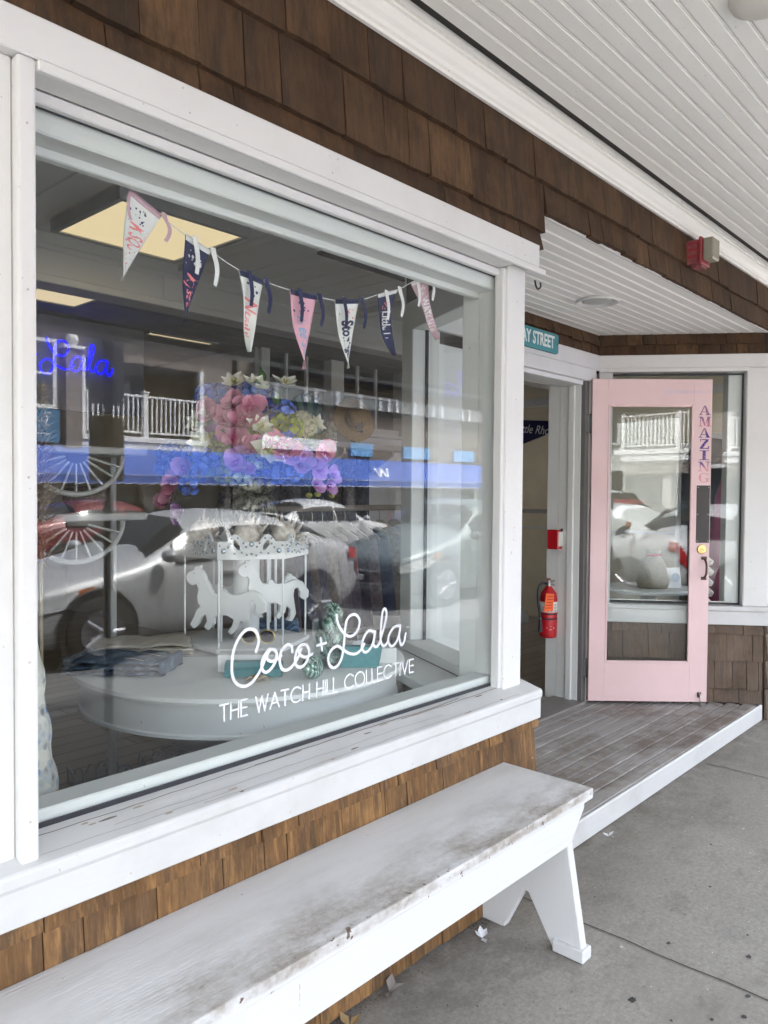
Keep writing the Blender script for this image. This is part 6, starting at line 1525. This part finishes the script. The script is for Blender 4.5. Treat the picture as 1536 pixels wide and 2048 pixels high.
def balcony(B, x0, x1, z0, zr, ztop, wallm, depth=1.7, sp=.125, posts=2):
    R_ = MB().box(x0-.12, x1+.12, FY-depth-.1, FY-depth, z0-.2, ztop+.1).box(x0-.12, x1+.12, FY-depth, FY-.25, ztop, ztop+.1).build('balcony_recess', wallm, B)
    box('door', M_fw, R_, x0+.35*(x1-x0)-.5, x0+.35*(x1-x0)+.45, FY-depth, FY-depth+.05, z0, z0+1.75); box('pane', M_fgl, R_, x0+.35*(x1-x0)-.4, x0+.35*(x1-x0)+.35, FY-depth+.05, FY-depth+.06, z0+.2, z0+1.65)
    box('pane', M_fgl, R_, x0+.55*(x1-x0), x0+.93*(x1-x0), FY-depth, FY-depth+.02, z0+.4, z0+1.65)
    box('balcony_deck', M_fw, B, x0-.15, x1+.15, FY-depth, FY+.10, z0-.16, z0-.03); box('deck_fascia', M_fw, B, x0-.15, x1+.15, FY-.04, FY+.06, z0-.36, z0-.175)
    rl = box('railing', M_fw, B, x0, x1, FY-.02, FY+.05, zr-.05, zr, .008); box('bottom_rail', M_fw, rl, x0, x1, FY-.01, FY+.04, z0+.06, z0+.10)
    n = int((x1-x0)/sp); bal = MB().box(-.017, .017, -.017, .017, 0, zr-.05-z0-.10).mesh('baluster'); bal.materials.append(M_fw)
    for k in range(1, n): obj('baluster', bal, None, rl, True, Matrix.Translation((x0+(x1-x0)*k/n, FY+.015, z0+.10)))
    for k in range(posts+1):
        x = x0+(x1-x0)*k/posts; full = k in (0, posts)
        MB().box(x-.06, x+.06, FY-.06, FY+.075, z0-.16, ztop if full else zr+.06).build('post', M_fw, B, .006)
        if not full: MB().box(x-.085, x+.085, FY-.085, FY+.10, zr+.061, zr+.10).build('post_cap', M_fw, B, .006)
def awning(name, x0, x1, label, zt=2.42, zb=1.54, out=1.25):
    o = thing(name, ((x0+x1)/2, FY, zt), 0, label, 'awning')
    y0, y1 = FY+.02, FY+out; zv = zb+.20
    me = MB().add([(x0, y0, zt), (x1, y0, zt), (x1, y1, zv), (x0, y1, zv), (x0, y0, zt-.02), (x1, y0, zt-.02), (x1, y1-.01, zv-.02), (x0, y1-.01, zv-.02)], [(0, 1, 2, 3), (7, 6, 5, 4), (0, 3, 7, 4), (1, 5, 6, 2)]).build('canvas', M_awn, o)
    n = int((x1-x0)/.28); P = []; Q = []
    for k in range(n*4+1):
        x = x0+(x1-x0)*k/(n*4); z = zb+.035*(1-abs(math.sin(math.pi*k/4))); P += [(x, y1, zv-.001), (x, y1, z)]; Q.append((x, y1+.004, z))
    MB().add(P, [(2*k, 2*k+1, 2*k+3, 2*k+2) for k in range(n*4)]).build('valance', M_awn, o)
    MB().tube(Q, .009, 4).build('piping', M_pip, o); MB().tube([(x0, y1+.003, zv), (x1, y1+.003, zv)], .008, 4).build('piping', M_pip, o)
    return o
def shopfront(B, x0, x1, ztop=2.36):
    box('shop_wall', M_dark, B, x0, x1, FY-.9, FY-.8, GZ, ztop); box('fascia', M_fw, B, x0, x1, FY-.6, FY-.02, ztop-.14, ztop)
    n = max(1, round((x1-x0)/2.3))
    for k in range(n+1):
        x = x0+(x1-x0)*k/n; box('pilaster', simple('pale_pilaster', (.50, .49, .46), .7), B, x-.14, x+.14, FY-.42, FY-.10, GZ, ztop-.1405, .01)
    for k in range(n):
        a = x0+(x1-x0)*k/n+.14; b = x0+(x1-x0)*(k+1)/n-.14; w = box('shop_window', M_fgl, B, a, b, FY-.35, FY-.33, GZ+.45, ztop-.15); box('stall_riser', simple('pale_pilaster', (.50, .49, .46), .7), B, a, b, FY-.38, FY-.28, GZ, GZ+.449)
A = opp('inn_building', -9, 12.6, 2, 'grey shingled inn with white railed balconies across the street')
# walls cut round two balcony openings
AB = ((8.43, 11.62), (-7.4, 1.6))
for (x0, x1, z0, z1) in ((-9, -7.4, 2.36, 5.2), (1.6, 8.43, 2.36, 5.2), (11.62, 12.6, 2.36, 5.2), (-7.4, 1.6, 4.46, 5.2), (8.43, 11.62, 4.46, 5.2), (-7.4, 1.6, 2.0, 2.3), (8.43, 11.62, 2.0, 2.3)):
    box('wall', M_fs, A, x0, x1, FY-.25, FY, z0, z1)
box('rear_mass', M_fs, A, -9, 12.6, FY-9, FY-1.95, GZ, 5.2)
for x0, x1 in AB: balcony(A, x0, x1, 2.72, 3.70, 4.46, M_dark if 0 else simple('balcony_wall', (.20, .20, .20), .8), posts=2 if x1-x0 < 4 else 5)
window(A, 6.9, 7.75, 3.28, 4.65); window(A, 4.2, 5.1, 3.28, 4.65); window(A, 2.4, 3.3, 3.28, 4.65)
pass
shopfront(A, -9, 12.6)
mm = MB(); mm.prism([(FY+.3, 5.2), (FY-9.4, 5.2), (FY-4.5, 6.2)], lambda a, b, t: (t, a, b), -9.4, 13.0); mm.build('roof', simple('far_roof', (.14, .13, .12), .9), A)
box('pier', M_fs, A, 7.96, 8.34, FY+.001, FY+.22, 2.36, 4.55); box('pier_cap', M_fw, A, 7.90, 8.39, FY+.0015, FY+.27, 4.551, 4.63); MB().sphere((8.15, FY+.13, 4.77), .14, 16, 10).build('ball_finial', M_fw, A, smooth=True)
BN2 = thing('blue_banner', (7.55, FY+.2, 2.45), 0, 'blue hanging banner with white script on the inn wall', 'banner')
MB().box(7.25, 7.85, FY+.12, FY+.15, 2.44, 3.17).build('cloth', simple('banner_blue', (.05, .17, .30), .8), BN2)
mb = MB(); ribbon(mb, smooth_path([(7.68, 3.02, 0), (7.60, 3.08, 0), (7.50, 3.06, 0), (7.58, 2.98, 0), (7.55, 2.84, 0), (7.66, 2.80, 0)], 5), .018, lambda a, b, t: (a, FY+.153+.001*t, b))
ribbon(mb, smooth_path([(7.52, 2.92, 0), (7.47, 2.88, 0), (7.43, 2.94, 0), (7.40, 2.88, 0), (7.35, 2.93, 0), (7.31, 2.89, 0)], 5), .012, lambda a, b, t: (a, FY+.153+.001*t, b))
ribbon(mb, [(7.63, 2.63), (7.33, 2.63)], .022, lambda a, b, t: (a, FY+.153, b)); mb.build('script', M_pip, BN2)
aw = awning('blue_awning', 6.2, 24.6, 'long blue shop awning with scalloped white piped valance')
tm = text_mesh('W', .62, .002, 0, 'CENTER', .012)
obj('awning_monogram', tm, M_pip, aw, True, Matrix.Translation((17.6, FY+.98, 1.93)) @ Matrix.Rotation(math.pi, 4, 'Z') @ Matrix.Rotation(R(90-33), 4, 'X'))
Bb = opp('shop_block', 12.8, 40, 22, 'brown shingled shop block with long balustrade beyond the inn')
box('wall', M_fs2, Bb, 12.8, 42, FY-.25, FY-.02, 2.36, 5.3); box('rear_mass', M_fs2, Bb, 12.8, 42, FY-9, FY-.95, GZ, 5.3)
shopfront(Bb, 12.8, 42)
box('porch_band', simple('porch_grey', (.36, .36, .34), .7), Bb, 13.2, 41, FY+.10, FY+.16, 4.0, 4.42); rg = random.Random(8)
for x in (13.9, 15.0, 15.4, 16.3, 17.3, 18.2, 18.6, 19.0, 19.9, 20.9, 21.4, 22.6, 23.0, 24.2, 25.3, 26.4, 28): box('porch_post', M_fw, Bb, x, x+.13, FY+.162, FY+.24, 4.0, 4.43)
box('porch_roof', M_fs2, Bb, 13.2, 41, FY, FY+.6, 4.8, 4.95)
pass
for x in (13.3, 14.35): pass
for i, (x, w) in enumerate(((13.6, 2.9), (17.1, 1.0), (19.6, 1.4), (22.4, 1.2))):
    s = box('shop_sign', simple('light_blue_sign', (.16, .36, .60), .6) if i else M_fw, None, x, x+w, FY-.02, FY+.06, 2.52 if i else 2.60, 2.92 if i else 2.95); tag(s, ('white banded sign panel above the blue awning', 'pale blue sign nearest the white sign panel', 'pale blue sign above the awning monogram', 'farthest pale blue sign above the blue awning')[i], 'sign', 'signs above the awning')
Cc = opp('corner_house', -30, -9.2, -18, 'white clapboard house at the far left across the street')
box('wall', simple('clapboard', (.60, .60, .58), .8), Cc, -30, -9.2, FY-9, FY-.02, GZ, 5.3)
for x in (-28, -25, -22, -19, -16, -13): window(Cc, x, x+1, 3.2, 4.7); window(Cc, x, x+1.3, .6, 2.2)
mm = MB(); mm.prism([(FY+.3, 5.3), (FY-9.4, 5.3), (FY-4.5, 6.4)], lambda a, b, t: (t, a, b), -30.4, -9.0); mm.build('roof', MATS['far_roof'], Cc)
